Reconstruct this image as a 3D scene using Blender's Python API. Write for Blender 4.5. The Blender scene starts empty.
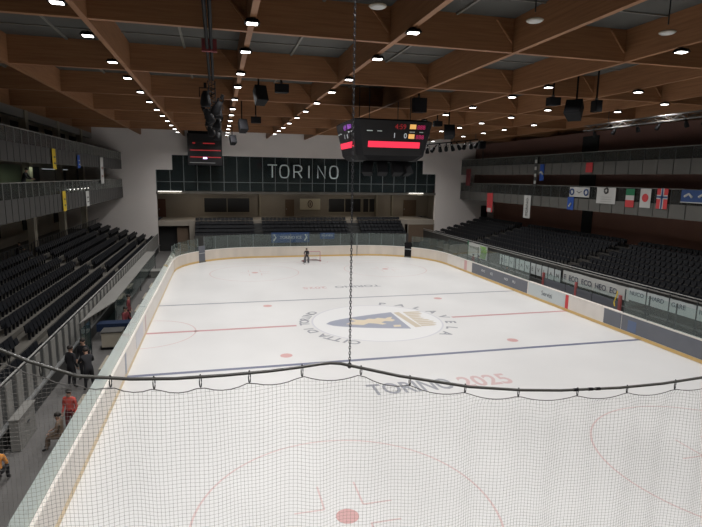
import bpy, bmesh, math, random
from mathutils import Vector, Matrix
random.seed(7)
C = bpy.context.scene.collection
PI = math.pi
ORG = {}

# ------------------------------------------------------------------ materials
def mat(name, col, rough=.6, metal=0., var=0., scale=4., stretch=(1, 1, 1), emit=None, es=1., bump=0., spec=.5):
    m = bpy.data.materials.new(name); m.use_nodes = True
    nt = m.node_tree; b = nt.nodes['Principled BSDF']
    b.inputs['Base Color'].default_value = (*col, 1)
    b.inputs['Roughness'].default_value = rough
    b.inputs['Metallic'].default_value = metal
    b.inputs['Specular IOR Level'].default_value = spec
    if emit:
        b.inputs['Emission Color'].default_value = (*emit, 1)
        b.inputs['Emission Strength'].default_value = es
    if var or bump:
        tc = nt.nodes.new('ShaderNodeTexCoord'); mp = nt.nodes.new('ShaderNodeMapping')
        mp.inputs['Scale'].default_value = stretch
        nz = nt.nodes.new('ShaderNodeTexNoise'); nz.inputs['Scale'].default_value = scale
        nz.inputs['Detail'].default_value = 5
        nt.links.new(tc.outputs['Object'], mp.inputs[0]); nt.links.new(mp.outputs[0], nz.inputs['Vector'])
        if var:
            r = nt.nodes.new('ShaderNodeMapRange')
            r.inputs['From Min'].default_value = .3; r.inputs['From Max'].default_value = .7
            r.inputs['To Min'].default_value = 1 - var; r.inputs['To Max'].default_value = 1 + var
            mx = nt.nodes.new('ShaderNodeVectorMath'); mx.operation = 'SCALE'
            mx.inputs[0].default_value = col
            nt.links.new(nz.outputs['Fac'], r.inputs['Value']); nt.links.new(r.outputs[0], mx.inputs['Scale'])
            nt.links.new(mx.outputs[0], b.inputs['Base Color'])
        if bump:
            bp = nt.nodes.new('ShaderNodeBump'); bp.inputs['Strength'].default_value = bump
            nt.links.new(nz.outputs['Fac'], bp.inputs['Height']); nt.links.new(bp.outputs[0], b.inputs['Normal'])
    return m

def glass(name, tint, dust_sheen=.04, dust_sheen_col=(.6, .65, .63), rough=.02, ior=1.5):
    m = bpy.data.materials.new(name); m.use_nodes = True
    nt = m.node_tree; nt.nodes.clear()
    out = nt.nodes.new('ShaderNodeOutputMaterial')
    tr = nt.nodes.new('ShaderNodeBsdfTransparent'); tr.inputs[0].default_value = (*tint, 1)
    gl = nt.nodes.new('ShaderNodeBsdfGlossy'); gl.inputs['Roughness'].default_value = rough
    gl.inputs['Color'].default_value = (.9, .95, .93, 1)
    df = nt.nodes.new('ShaderNodeBsdfDiffuse'); df.inputs[0].default_value = (*dust_sheen_col, 1)
    fr = nt.nodes.new('ShaderNodeFresnel'); # the same reflectance on both faces of the thin pane
    ge = nt.nodes.new('ShaderNodeNewGeometry'); mr = nt.nodes.new('ShaderNodeMapRange')
    mr.inputs['To Min'].default_value = ior; mr.inputs['To Max'].default_value = 1 / ior
    nt.links.new(ge.outputs['Backfacing'], mr.inputs['Value']); nt.links.new(mr.outputs[0], fr.inputs['IOR'])
    m1 = nt.nodes.new('ShaderNodeMixShader'); m1.inputs[0].default_value = dust_sheen
    m2 = nt.nodes.new('ShaderNodeMixShader')
    L = nt.links.new
    L(tr.outputs[0], m1.inputs[1]); L(df.outputs[0], m1.inputs[2])
    L(fr.outputs[0], m2.inputs[0]); L(m1.outputs[0], m2.inputs[1]); L(gl.outputs[0], m2.inputs[2])
    L(m2.outputs[0], out.inputs[0])
    return m

def ice_material():
    m = bpy.data.materials.new('ice'); m.use_nodes = True
    nt = m.node_tree; b = nt.nodes['Principled BSDF']; L = nt.links.new
    tc = nt.nodes.new('ShaderNodeTexCoord')
    n1 = nt.nodes.new('ShaderNodeTexNoise'); n1.inputs['Scale'].default_value = .16; n1.inputs['Detail'].default_value = 3
    mp = nt.nodes.new('ShaderNodeMapping'); mp.inputs['Scale'].default_value = (1, .35, 1)
    n2 = nt.nodes.new('ShaderNodeTexNoise'); n2.inputs['Scale'].default_value = .5; n2.inputs['Detail'].default_value = 1
    L(tc.outputs['Object'], n1.inputs['Vector']); L(tc.outputs['Object'], mp.inputs[0]); L(mp.outputs[0], n2.inputs['Vector'])
    cr = nt.nodes.new('ShaderNodeMapRange'); cr.inputs['From Min'].default_value = .3; cr.inputs['From Max'].default_value = .7
    cr.inputs['To Min'].default_value = .93; cr.inputs['To Max'].default_value = 1.03
    sc = nt.nodes.new('ShaderNodeVectorMath'); sc.operation = 'SCALE'; sc.inputs[0].default_value = (.685, .682, .676)
    L(n1.outputs['Fac'], cr.inputs['Value']); L(cr.outputs[0], sc.inputs['Scale']); L(sc.outputs[0], b.inputs['Base Color'])
    rr = nt.nodes.new('ShaderNodeMapRange'); rr.inputs['From Min'].default_value = .3; rr.inputs['From Max'].default_value = .7
    rr.inputs['To Min'].default_value = .33; rr.inputs['To Max'].default_value = .40
    L(n2.outputs['Fac'], rr.inputs['Value']); L(rr.outputs[0], b.inputs['Roughness'])
    b.inputs['Specular IOR Level'].default_value = .4
    return m

def wood_material():
    m = bpy.data.materials.new('glulam_wood'); m.use_nodes = True
    nt = m.node_tree; b = nt.nodes['Principled BSDF']; L = nt.links.new
    tc = nt.nodes.new('ShaderNodeTexCoord')
    mp = nt.nodes.new('ShaderNodeMapping'); mp.inputs['Scale'].default_value = (.35, .35, 9)
    n1 = nt.nodes.new('ShaderNodeTexNoise'); n1.inputs['Scale'].default_value = 1.6; n1.inputs['Detail'].default_value = 6
    L(tc.outputs['Object'], mp.inputs[0]); L(mp.outputs[0], n1.inputs['Vector'])
    cr = nt.nodes.new('ShaderNodeValToRGB')
    cr.color_ramp.elements[0].position = .3; cr.color_ramp.elements[0].color = (.235, .108, .047, 1)
    cr.color_ramp.elements[1].position = .7; cr.color_ramp.elements[1].color = (.33, .160, .073, 1)
    L(n1.outputs['Fac'], cr.inputs[0]); L(cr.outputs[0], b.inputs['Base Color'])
    b.inputs['Roughness'].default_value = .6
    return m

M = dict(
    ice=ice_material(), wood=wood_material(),
    white_wall=mat('white_plaster', (.86, .805, .77), .8, var=.03, scale=.3),
    poster=mat('poster_paper', (.82, .76, .60), .7), post_red=mat('post_padding', (.36, .09, .09), .7), ice_white=mat('white_ice_paint', (.73, .73, .73), .35), board=mat('white_board', (.66, .62, .575), .35, var=.05, scale=1.2),
    board_tan=mat('scuffed_board', (.62, .555, .48), .45, var=.08, scale=.8, stretch=(1, 1, .3)),
    cap=mat('cap_rail', (.78, .73, .68), .4),
    kick=mat('yellow_kick', (.62, .42, .16), .45), kick_l=mat('reflection_kick', (.68, .55, .36), .45),  # left kick is paler: reflected light is mixed into its colour
    glass=glass('shield_glass', (.88, .93, .92), .03, (.50, .58, .56), ior=1.35), glass_left=glass('ice_sheen_glass', (.70, .78, .76), .50, (.66, .74, .71)),  # left pane's large bright diffuse share paints in the reflection of the ice
    glass_dark=glass('dark_glazing', (.12, .16, .16), .5, (.045, .062, .066), .08),
    rail_glass=glass('balcony_glass', (.50, .52, .51), .35, (.055, .06, .058), .25),
    post=mat('dark_post', (.06, .065, .07), .4, .6),
    steel=mat('steel', (.42, .43, .43), .35, .7),
    rail=mat('light_rail', (.5, .5, .48), .35, .5),
    red_line=mat('red_line', (.50, .26, .27), .4),
    red_thin=mat('red_circle_line', (.62, .47, .46), .4),
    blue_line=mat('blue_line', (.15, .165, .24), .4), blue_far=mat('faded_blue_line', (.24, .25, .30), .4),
    spot=mat('red_spot', (.58, .34, .33), .4),
    emb_grey=mat('grey_lettering', (.27, .28, .31), .4),
    emb_ring=mat('pale_ring', (.58, .58, .62), .4),
    emb_blue=mat('emblem_blue', (.30, .32, .39), .4),
    emb_gold=mat('emblem_gold', (.66, .57, .43), .4),
    emb_tan=mat('emblem_tan', (.54, .47, .37), .4),
    emb_red=mat('faded_red', (.58, .42, .42), .4),
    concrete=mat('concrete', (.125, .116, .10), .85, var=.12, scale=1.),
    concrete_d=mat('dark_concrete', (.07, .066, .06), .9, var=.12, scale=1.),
    floor=mat('rubber_floor', (.13, .125, .12), .8, var=.1, scale=1.),
    panel=mat('grey_panel', (.060, .059, .056), .55, var=.05, scale=.6),
    panel_l=mat('light_grey_panel', (.23, .225, .21), .55, var=.05, scale=.6),
    panel_d=mat('dark_grey_panel', (.05, .051, .05), .6), panel_r=mat('balcony_panel', (.11, .107, .097), .6),
    seat=mat('seat_plastic', (.010, .011, .014), .5, spec=.25),
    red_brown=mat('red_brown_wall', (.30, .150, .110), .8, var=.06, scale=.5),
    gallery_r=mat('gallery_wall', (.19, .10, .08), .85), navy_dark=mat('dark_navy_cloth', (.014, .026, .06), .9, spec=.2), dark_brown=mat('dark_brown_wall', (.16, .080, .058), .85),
    beige=mat('beige_wall', (.40, .36, .29), .85, var=.05, scale=.5),
    lounge=mat('lounge_wall', (.36, .32, .27), .8, var=.05, scale=.5),
    dark=mat('dark_opening', (.02, .02, .02), .8),
    deck=mat('roof_deck', (.062, .062, .056), .8, var=.06, scale=.5),
    seam=mat('deck_seam', (.15, .145, .125), .6),
    black=mat('black_metal', (.007, .007, .008), .7, spec=.15),
    grille=mat('black_grille', (.012, .012, .014), .8, var=.3, scale=60, spec=.15),
    lens=mat('lamp_lens', (.9, .9, .9), .3, emit=(1, .97, .93), es=9.),
    tube_light=mat('fluorescent_tube', (.9, .9, .9), .3, emit=(1, .97, .9), es=3.),
    truss=mat('aluminium_truss', (.11, .105, .097), .8, spec=.2),
    net=mat('net_cord', (.14, .13, .12), .7),
    rope=mat('border_rope', (.09, .085, .08), .7),
    net_rail=mat('net_rail_tube', (.060, .058, .052), .35),
    clip=mat('dark_clip', (.02, .02, .02), .5), chain=mat('chain_metal', (.045, .045, .05), .45, .3),
    white=mat('white_cloth', (.52, .52, .50), .8),
    white_text=mat('white_print', (.62, .62, .62), .7),
    blue=mat('blue_cloth', (.02, .075, .33), .7),
    navy=mat('navy_cloth', (.03, .07, .20), .7),
    red=mat('red_cloth', (.55, .055, .06), .8),
    green=mat('green_cloth', (.02, .17, .08), .8),
    lime=mat('lime_print', (.22, .42, .10), .8),
    yellow=mat('yellow_cloth', (.62, .44, .03), .8),
    ink=mat('dark_ink', (.05, .06, .10), .8),
    pale=mat('pale_sheet', (.50, .54, .54), .6),
    slate_blue=mat('slate_blue_print', (.10, .14, .24), .5), slate=mat('slate_banner', (.125, .133, .155), .5, var=.06, scale=1.),
    led_off=mat('led_screen_off', (.012, .012, .014), .35),
    led_red=mat('led_red', (.4, .02, .04), .5, emit=(1., .035, .085), es=.95),
    led_red_dim=mat('led_red_dim', (.2, .02, .03), .5, emit=(.55, .03, .03), es=.35),
    led_yellow=mat('led_yellow', (.4, .3, .1), .5, emit=(1., .50, .14), es=.75),
    led_mag=mat('led_magenta', (.3, .02, .08), .5, emit=(.55, .03, .13), es=.6),
    led_purple=mat('led_purple', (.2, .05, .3), .5, emit=(.30, .09, .5), es=.6),
    led_white=mat('led_white', (.5, .5, .5), .5, emit=(.55, .6, .65), es=.5),
    led_violet=mat('led_violet', (.5, .4, .6), .5, emit=(.75, .5, 1.), es=3.),
    letter=mat('grey_letter', (.80, .90, .90), .5),
    mullion=mat('mullion', (.20, .22, .22), .5),
    wood_red=mat('brown_board', (.16, .11, .075), .7, var=.06),
    skin=mat('skin', (.42, .25, .18), .6), hair=mat('dark_hair', (.02, .015, .012), .7),
    cloth_black=mat('black_clothing', (.018, .018, .022), .8), cloth_red=mat('red_clothing', (.62, .09, .07), .8),
    cloth_orange=mat('orange_clothing', (.75, .30, .06), .8), cloth_dred=mat('dark_red_clothing', (.17, .03, .035), .8),
    cloth_grey=mat('grey_clothing', (.10, .10, .11), .8), shoe=mat('shoe', (.03, .03, .03), .7),
    teal=glass('teal_glass', (.35, .45, .45), .4, (.06, .09, .09), .1),
)

# ------------------------------------------------------------------ mesh builder
class MB:
    def __init__(s): s.v = []; s.f = []; s.m = []
    def quad(s, pts, m=0):
        n = len(s.v); s.v += [tuple(p) for p in pts]; s.f.append(tuple(range(n, n + len(pts)))); s.m.append(m); return s
    def box(s, x0, x1, y0, y1, z0, z1, m=0):
        n = len(s.v)
        s.v += [(x, y, z) for z in (z0, z1) for y in (y0, y1) for x in (x0, x1)]
        for f in ((0, 2, 3, 1), (4, 5, 7, 6), (0, 1, 5, 4), (2, 6, 7, 3), (0, 4, 6, 2), (1, 3, 7, 5)):
            s.f.append(tuple(n + i for i in f)); s.m.append(m)
        return s
    def hexa(s, bottom, top, m=0):      # two lists of n points (counter-clockwise from above)
        n = len(s.v); k = len(bottom)
        s.v += [tuple(p) for p in bottom] + [tuple(p) for p in top]
        s.f.append(tuple(n + i for i in reversed(range(k)))); s.m.append(m)
        s.f.append(tuple(n + k + i for i in range(k))); s.m.append(m)
        for i in range(k):
            j = (i + 1) % k
            s.f.append((n + i, n + j, n + k + j, n + k + i)); s.m.append(m)
        return s
    def tube(s, pts, r, n=6, m=0, closed=False):
        pts = [Vector(p) for p in pts]; base = len(s.v); K = len(pts)
        rr = r if isinstance(r, (list, tuple)) else [r] * K
        for i, p in enumerate(pts):
            a = pts[i - 1] if (i or closed) else p; b = pts[(i + 1) % K] if (i < K - 1 or closed) else p
            d = (b - a).normalized()
            u = Vector((0, 0, 1)).cross(d)
            if u.length < .05: u = Vector((1, 0, 0)).cross(d)
            u.normalize(); w = d.cross(u)
            for k in range(n):
                t = 2 * PI * k / n + PI / 4
                s.v.append(tuple(p + (u * math.cos(t) + w * math.sin(t)) * rr[i]))
        for i in range(K if closed else K - 1):
            j = (i + 1) % K
            for k in range(n):
                l = (k + 1) % n
                s.f.append((base + i * n + k, base + i * n + l, base + j * n + l, base + j * n + k)); s.m.append(m)
        if not closed:
            s.f.append(tuple(base + k for k in reversed(range(n)))); s.m.append(m)
            s.f.append(tuple(base + (K - 1) * n + k for k in range(n))); s.m.append(m)
        return s
    def disc(s, c, r, z, n=40, m=0, r0=0., a0=0., a1=2 * PI, h=.003):
        # flat ring sector of paint with a little height
        full = abs(a1 - a0 - 2 * PI) < 1e-6
        A = [a0 + (a1 - a0) * i / n for i in range(n + 1)]
        for i in range(n):
            a, b = A[i], A[i + 1]
            P = lambda rad, t: (c[0] + rad * math.cos(t), c[1] + rad * math.sin(t), z)
            if r0: s.quad([P(r0, a), P(r, a), P(r, b), P(r0, b)], m)
            else: s.quad([P(0, 0) if False else (c[0], c[1], z), P(r, a), P(r, b)], m)
        return s
    def lathe(s, c, prof, n=12, m=0):   # prof [(r,z)], vertical axis
        base = len(s.v)
        for r, z in prof:
            for k in range(n):
                t = 2 * PI * k / n; s.v.append((c[0] + r * math.cos(t), c[1] + r * math.sin(t), c[2] + z))
        for i in range(len(prof) - 1):
            for k in range(n):
                l = (k + 1) % n
                s.f.append((base + i * n + k, base + i * n + l, base + (i + 1) * n + l, base + (i + 1) * n + k)); s.m.append(m)
        s.f.append(tuple(base + k for k in reversed(range(n)))); s.m.append(m)
        s.f.append(tuple(base + (len(prof) - 1) * n + k for k in range(n))); s.m.append(m)
        return s
    def text(s, txt, size, o, xd=(1, 0, 0), yd=(0, 0, 1), m=0, sx=1., align='LEFT', depth=.01, bold=0.):
        cu = bpy.data.curves.new('tmp', 'FONT'); cu.body = txt; cu.size = size; cu.align_x = align
        cu.extrude = depth; cu.resolution_u = 3; cu.offset = bold * size
        ob = bpy.data.objects.new('tmp', cu); C.objects.link(ob)
        dg = bpy.context.evaluated_depsgraph_get(); me = bpy.data.meshes.new_from_object(ob.evaluated_get(dg))
        X = Vector(xd).normalized(); Y = Vector(yd).normalized(); Z = X.cross(Y); o = Vector(o)
        n = len(s.v)
        s.v += [tuple(o + X * (v.co.x * sx) + Y * v.co.y + Z * v.co.z) for v in me.vertices]
        for p in me.polygons: s.f.append(tuple(n + i for i in p.vertices)); s.m.append(m)
        bpy.data.objects.remove(ob); bpy.data.curves.remove(cu); bpy.data.meshes.remove(me)
        return s
    def xf(s, mtx):
        s.v = [tuple(mtx @ Vector(v)) for v in s.v]; return s
    def mesh(s, name, mats, org=(0, 0, 0), smooth=False):
        me = bpy.data.meshes.new(name)
        ox, oy, oz = org
        me.from_pydata([(x - ox, y - oy, z - oz) for x, y, z in s.v], [], s.f)
        for mm in (mats if isinstance(mats, (list, tuple)) else [mats]): me.materials.append(M[mm] if isinstance(mm, str) else mm)
        me.polygons.foreach_set('material_index', s.m)
        if smooth: me.polygons.foreach_set('use_smooth', [True] * len(s.f))
        me.update(); return me

def tag(o, label=None, cat=None, group=None, kind=None):
    if label: o['label'] = label
    if cat: o['category'] = cat
    if group: o['group'] = group
    if kind: o['kind'] = kind
    return o
def obj(name, mb, mats, org=(0, 0, 0), smooth=False):    # a top-level mesh object
    o = bpy.data.objects.new(name, mb.mesh(name, mats, org, smooth)); C.objects.link(o); o.location = org
    ORG[o] = Vector(org); return o
def struct(name, mb, mats, label=None):
    return tag(obj(name, mb, mats), label, None, None, 'structure')
def thing(name, loc, label, cat, group=None):
    o = bpy.data.objects.new(name, None); C.objects.link(o); o.location = loc; o.empty_display_size = .2
    ORG[o] = Vector(loc); return tag(o, label, cat, group)
def part(name, mb, mats, parent, label=None, smooth=False):
    o = bpy.data.objects.new(name, mb.mesh(name, mats, ORG[parent], smooth)); C.objects.link(o)
    o.parent = parent; ORG[o] = ORG[parent]
    if label: o['label'] = label
    return o
def dup(root, loc, label=None, group=None, rz=None):
    r = root.copy(); C.objects.link(r); r.location = loc
    if rz is not None: r.rotation_euler = (0, 0, rz)
    ORG[r] = Vector(loc)
    if label: r['label'] = label
    if group: r['group'] = group
    for ch in list(root.children):
        c = ch.copy(); C.objects.link(c); c.parent = r
        for g in list(ch.children):
            d = g.copy(); C.objects.link(d); d.parent = c
    return r
ORD = ['first', 'second', 'third', 'fourth', 'fifth', 'sixth', 'seventh', 'eighth', 'ninth', 'tenth', 'eleventh', 'twelfth',
       'thirteenth', 'fourteenth', 'fifteenth', 'sixteenth', 'seventeenth', 'eighteenth', 'nineteenth', 'twentieth', 'twenty-first', 'twenty-second', 'twenty-third', 'twenty-fourth']

# ------------------------------------------------------------------ camera (fitted to the rink lines)
cam = bpy.data.cameras.new('camera'); co = bpy.data.objects.new('camera', cam); C.objects.link(co)
cam.sensor_width = 36; cam.lens = 521.975 / 702 * 36; cam.clip_start = .1; cam.clip_end = 300
yaw, pitch, roll = .2488, .1631, .0152
f = Vector((math.sin(yaw) * math.cos(pitch), math.cos(yaw) * math.cos(pitch), -math.sin(pitch)))
r = Vector((math.cos(yaw), -math.sin(yaw), 0)); u = r.cross(f)
r2 = r * math.cos(roll) + u * math.sin(roll); u2 = -r * math.sin(roll) + u * math.cos(roll)
mw = Matrix.Identity(4)
for i in range(3): mw[i][0] = r2[i]; mw[i][1] = u2[i]; mw[i][2] = -f[i]; mw[i][3] = (-10.423, -33.432, 9.772)[i]
co.matrix_world = mw
bpy.context.scene.camera = co
CAMP = Vector((-10.423, -33.432, 9.772))
def seen(p, pad=12):
    d = Vector(p) - CAMP; z = d.dot(f)
    if z < .3: return False
    x = 351 + 522 * d.dot(r2) / z; y = 263.5 - 522 * d.dot(u2) / z
    return -pad < x < 702 + pad and -pad < y < 527 + pad

WY = 36.5          # far wall
HW = 29.0          # inner half width of the hall

# ------------------------------------------------------------------ room shell
struct('floor', MB().box(-HW, HW, -46, 46, -.3, -.02), 'floor')
ROOFZ0, ROOFZ1 = 14.6, 15.8
deck = MB().box(-HW, HW, -46, WY + 1, ROOFZ1 + .05, ROOFZ1 + .3, 0)
XB = [-19.5, -14.4, -9.25, -4.15, .8, 5.9, 11.25, 16.1, 21.7, 26.8]
YB = [-39.5, -31.1, -22.7, -14.3, -5.75, 2.45, 11.0, 19.4, 28.0]
for a, b in zip([-25.] + XB[:-1], XB):
    deck.box((a + b) / 2 - .05, (a + b) / 2 + .05, -46, WY, ROOFZ1 - .02, ROOFZ1 + .06, 1)
for a, b in zip(YB[:-1], YB[1:]):
    for k in range(1, 4):
        y = a + (b - a) * k / 4; deck.box(-HW, HW, y - .03, y + .03, ROOFZ1 + .0, ROOFZ1 + .06, 1)
struct('ceiling', deck, ['deck', 'seam'])
for x in XB:
    struct('beam', MB().box(x - .10, x + .10, -46, WY, ROOFZ0, ROOFZ1 + .06), 'wood')
for y in YB:
    b = MB()
    b.box(-25.0, XB[0] - .10, y - .10, y + .10, ROOFZ0 + .02, ROOFZ1 + .06)
    for a, c in zip(XB[:-1], XB[1:]): b.box(a + .10, c - .10, y - .10, y + .10, ROOFZ0 + .02, ROOFZ1 + .06)
    b.box(XB[-1] + .10, HW, y - .10, y + .10, ROOFZ0 + .02, ROOFZ1 + .06)
    struct('beam', b, 'wood')
# knee braces at the joints
for y in YB[2:7]:
    for x in XB[2:8]:
        b = MB().tube([(x - .85, y - .17, ROOFZ1 - .05), (x - .17, y - .17, ROOFZ0 + .35)], .055, 4)
        struct('beam_brace', b, 'wood')

# side walls
struct('wall_left', MB().box(-HW - .3, -HW, -46, 46, 0, 16), 'beige')
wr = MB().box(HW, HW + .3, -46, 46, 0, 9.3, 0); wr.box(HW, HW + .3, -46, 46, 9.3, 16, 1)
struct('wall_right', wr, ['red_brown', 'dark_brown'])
struct('wall_back', MB().box(-HW, HW, -46.3, -46, 0, 16), 'beige')
# far wall: white with a wide opening in the middle
wf = MB()
wf.box(-HW, -17.95, WY, WY + .4, 0, ROOFZ1); wf.box(19.6, HW, WY, WY + .4, 0, ROOFZ1)
wf.box(-17.95, 19.6, WY, WY + .4, 12.25, ROOFZ1)
wf.box(-17.95, -15.95, WY, WY + .4, 10.4, 12.25); wf.box(17.6, 19.6, WY, WY + .4, 10.4, 12.25)
struct('wall_far', wf, 'white_wall')
# recess behind the opening: passage below, lounge above
rc = MB()
rc.box(-20, -19.8, WY + .4, 46, 0, 13); rc.box(21.6, 21.8, WY + .4, 46, 0, 13)
struct('wall_recess_sides', rc, 'lounge')
struct('wall_lounge', MB().box(-20, 21.8, 44, 44.3, 3.9, 7.8), 'lounge')
struct('wall_passage', MB().box(-20, 21.8, 42.5, 42.7, 0, 3.3), 'dark_brown')
struct('floor_lounge', MB().box(-17.95, 19.6, WY + .05, 44, 3.35, 3.95), 'lounge')
struct('ceiling_lounge', MB().box(-20, 21.8, WY + .3, 44.3, 7.75, 8.0), 'lounge')
struct('wall_upper_room', MB().box(-20, 21.8, 41, 41.2, 8.0, 13), 'panel_d')
cl = MB()
cl.box(-14.15, -13.45, WY - .1, WY + .5, 0, 4.05); cl.box(14.5, 15.1, WY - .1, WY + .5, 0, 4.05)
struct('column_entrance', cl, 'lounge')
struct('trim_1', MB().box(-17.95, 19.6, WY - .12, WY + .3, 7.45, 7.75), 'concrete')

# glazing over the opening
gz = thing('glazed_front', (.8, WY, 7.75), 'long dark glazed wall with grey mullions under the white far wall', 'glazing')
xs = [-17.9 + 1.645 * i for i in range(24)]
for i in range(len(xs)):
    x0 = xs[i]; x1 = min(x0 + 1.645, 19.55)
    if x0 > 19.4: break
    top = 10.38 if (x0 < -17 or x0 > 17.2) else 12.22
    if x1 - x0 > .2: part('window_pane', MB().box(x0 + .03, x1 - .03, WY + .1, WY + .12, 7.8, top), 'glass_dark', gz)
    part('mullion', MB().box(x0 - .035, x0 + .035, WY + .04, WY + .16, 7.75, 12.22 if -16.5 < x0 < 17.7 else 10.38), 'mullion', gz)
part('transom', MB().box(-17.9, 19.55, WY + .05, WY + .15, 8.9, 8.97), 'mullion', gz)
# letters TORINO
def stroke_letter(ch, x0, x1, z0, z1, y):
    m = MB(); w = x1 - x0; h = z1 - z0
    P = lambda a, b: (x0 + a * w, y, z0 + b * h)
    R_ = .11
    if ch == 'T': m.tube([P(0, 1), P(1, 1)], R_, 4); m.tube([P(.5, 1), P(.5, 0)], R_, 4)
    if ch == 'I': m.tube([P(.5, 1), P(.5, 0)], R_, 4)
    if ch == 'N': m.tube([P(0, 0), P(0, 1), P(1, 0), P(1, 1)], R_, 4)
    if ch == 'O':
        pts = [P(.5 + .5 * math.copysign(abs(math.cos(t)) ** .6, math.cos(t)), .5 + .5 * math.copysign(abs(math.sin(t)) ** .8, math.sin(t))) for t in [2 * PI * i / 20 for i in range(20)]]
        m.tube(pts, R_, 4, closed=True)
    if ch == 'R':
        m.tube([P(0, 0), P(0, 1), P(.6, 1), P(.92, .9), P(1, .75), P(.92, .58), P(.6, .48), P(0, .48)], R_, 4); m.tube([P(.5, .48), P(1, 0)], R_, 4)
    return m
for nm, ch, a, b, lab in (('letter', 'T', -4.1, -2.9, 'grey letter T, first of the big word on the dark glazing'), ('letter', 'O', -2.5, -1.35, 'grey letter O between the T and the R on the dark glazing'),
                     ('letter', 'R', -.65, .4, 'grey letter R, third in the word on the dark glazing'), ('letter', 'I', 1.0, 1.7, 'grey letter I in the middle of the word on the dark glazing'),
                     ('letter', 'N', 2.55, 3.55, 'grey letter N, fifth in the word on the dark glazing'), ('letter', 'O', 4.2, 5.3, 'grey letter O ending the word on the dark glazing')):
    tag(obj(nm, stroke_letter(ch, a, b, 9.62, 11.25, WY - .08), 'letter', ((a + b) / 2, WY - .08, 9.62)), lab, 'letter', 'letters on the far glazing')

# lounge contents
def lounge_window(x0, x1, z0, z1, lab):
    t = thing('window_lounge', ((x0 + x1) / 2, 44, z0), lab, 'window')
    t['kind'] = 'structure'
    part('window_pane', MB().box(x0, x1, 43.9, 43.92, z0, z1), 'led_off', t)
    fr = MB()
    for a, b, c, d in ((x0 - .1, x1 + .1, z1, z1 + .12), (x0 - .1, x1 + .1, z0 - .12, z0), (x0 - .1, x0, z0, z1), (x1, x1 + .1, z0, z1), ((x0 + x1) / 2 - .06, (x0 + x1) / 2 + .06, z0, z1)):
        fr.box(a, b, 43.84, 43.96, c, d)
    part('window_frame', fr, 'beige', t)
lounge_window(-12.4, -6.1, 4.6, 6.6, 'wide dark window at the left of the lounge behind the far seats')
lounge_window(5.6, 10.6, 4.6, 6.6, 'dark window in the middle right of the lounge behind the far seats')
lounge_window(11.0, 12.8, 4.6, 6.6, 'narrow dark window right of the wide one in the lounge')
for x0, x1, mt, lb in ((-.9, .4, 'wood_red', 'brown door left of the pale poster in the lounge'), (17.5, 19.6, 'wood_red', 'dark brown double door at the right end of the lounge'), (-18.6, -17.6, 'dark_brown', 'narrow dark doorway at the left end of the lounge')):
    d = thing('door_lounge', ((x0 + x1) / 2, 43.9, 3.95), lb, 'door'); d['kind'] = 'structure'
    part('door_leaf', MB().box(x0, x1, 43.85, 43.98, 3.95, 6.45), mt, d)
    part('door_handle', MB().box(x0 + .1, x0 + .2, 43.78, 43.85, 4.95, 5.15), 'steel', d)
for x in (-4.6, 9.9 + 3.2, 15.6):
    struct('pillar_lounge', MB().box(x - .12, x + .12, 43.5, 43.99, 3.95, 7.75), 'beige')
po = thing('poster', (2.8, 43.8, 4.95), 'pale poster with a small dark crest on the lounge wall', 'poster')
part('sheet', MB().box(1.25, 4.3, 43.78, 43.84, 4.95, 6.6), 'poster', po)
cr = MB(); cr.tube([(2.78 + .32 * math.sin(t), 43.75, 5.8 + .5 * math.cos(t)) for t in [2 * PI * i / 14 for i in range(14)]], .09, 4, closed=True); cr.box(2.7, 2.86, 43.74, 43.78, 5.55, 6.05)
part('crest', cr, 'wood_red', po)
for x0, x1, lb in ((-17.75, -14.9, 'bright fluorescent strip light under the left end of the glazing'), (15.5, 17.7, 'bright fluorescent strip light under the right end of the glazing')):
    t = thing('strip_light', ((x0 + x1) / 2, WY - .2, 7.62), lb, 'ceiling light')
    part('lamp_body', MB().box(x0 - .05, x1 + .05, WY - .25, WY - .19, 7.76, 7.80), 'panel', t)
    part('diffuser', MB().box(x0, x1, WY - .26, WY - .18, 7.72, 7.76), 'tube_light', t)

# passage doors below the lounge
d = thing('door_far', (-14.9, WY + .6, 0), 'brown door leaf in the passage at the left of the far stand', 'door'); d['kind'] = 'structure'
part('door_leaf', MB().box(-15.7, -14.3, WY + .5, WY + .6, 0, 3.1), 'wood_red', d)
part('door_handle', MB().box(-15.6, -15.5, WY + .42, WY + .5, 1., 1.2), 'steel', d)
struct('wall_passage_end', MB().box(-17.95, -15.7, WY + 1.2, WY + 1.3, 0, 3.35), 'dark')
bb = thing('notice_board', (17.6, WY - .1, 1.2), 'large blank brown panel at the right of the far stand', 'panel')
part('panel_sheet', MB().box(15.65, 19.5, WY - .06, WY + .04, .8, 3.3), 'wood_red', bb)
fr = MB()
for a in ((15.55, 19.6, 3.3, 3.42), (15.55, 15.65, .8, 3.3), (19.5, 19.6, .8, 3.3)): fr.box(a[0], a[1], WY - .1, WY + .05, a[2], a[3])
part('panel_frame', fr, 'lounge', bb)

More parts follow.
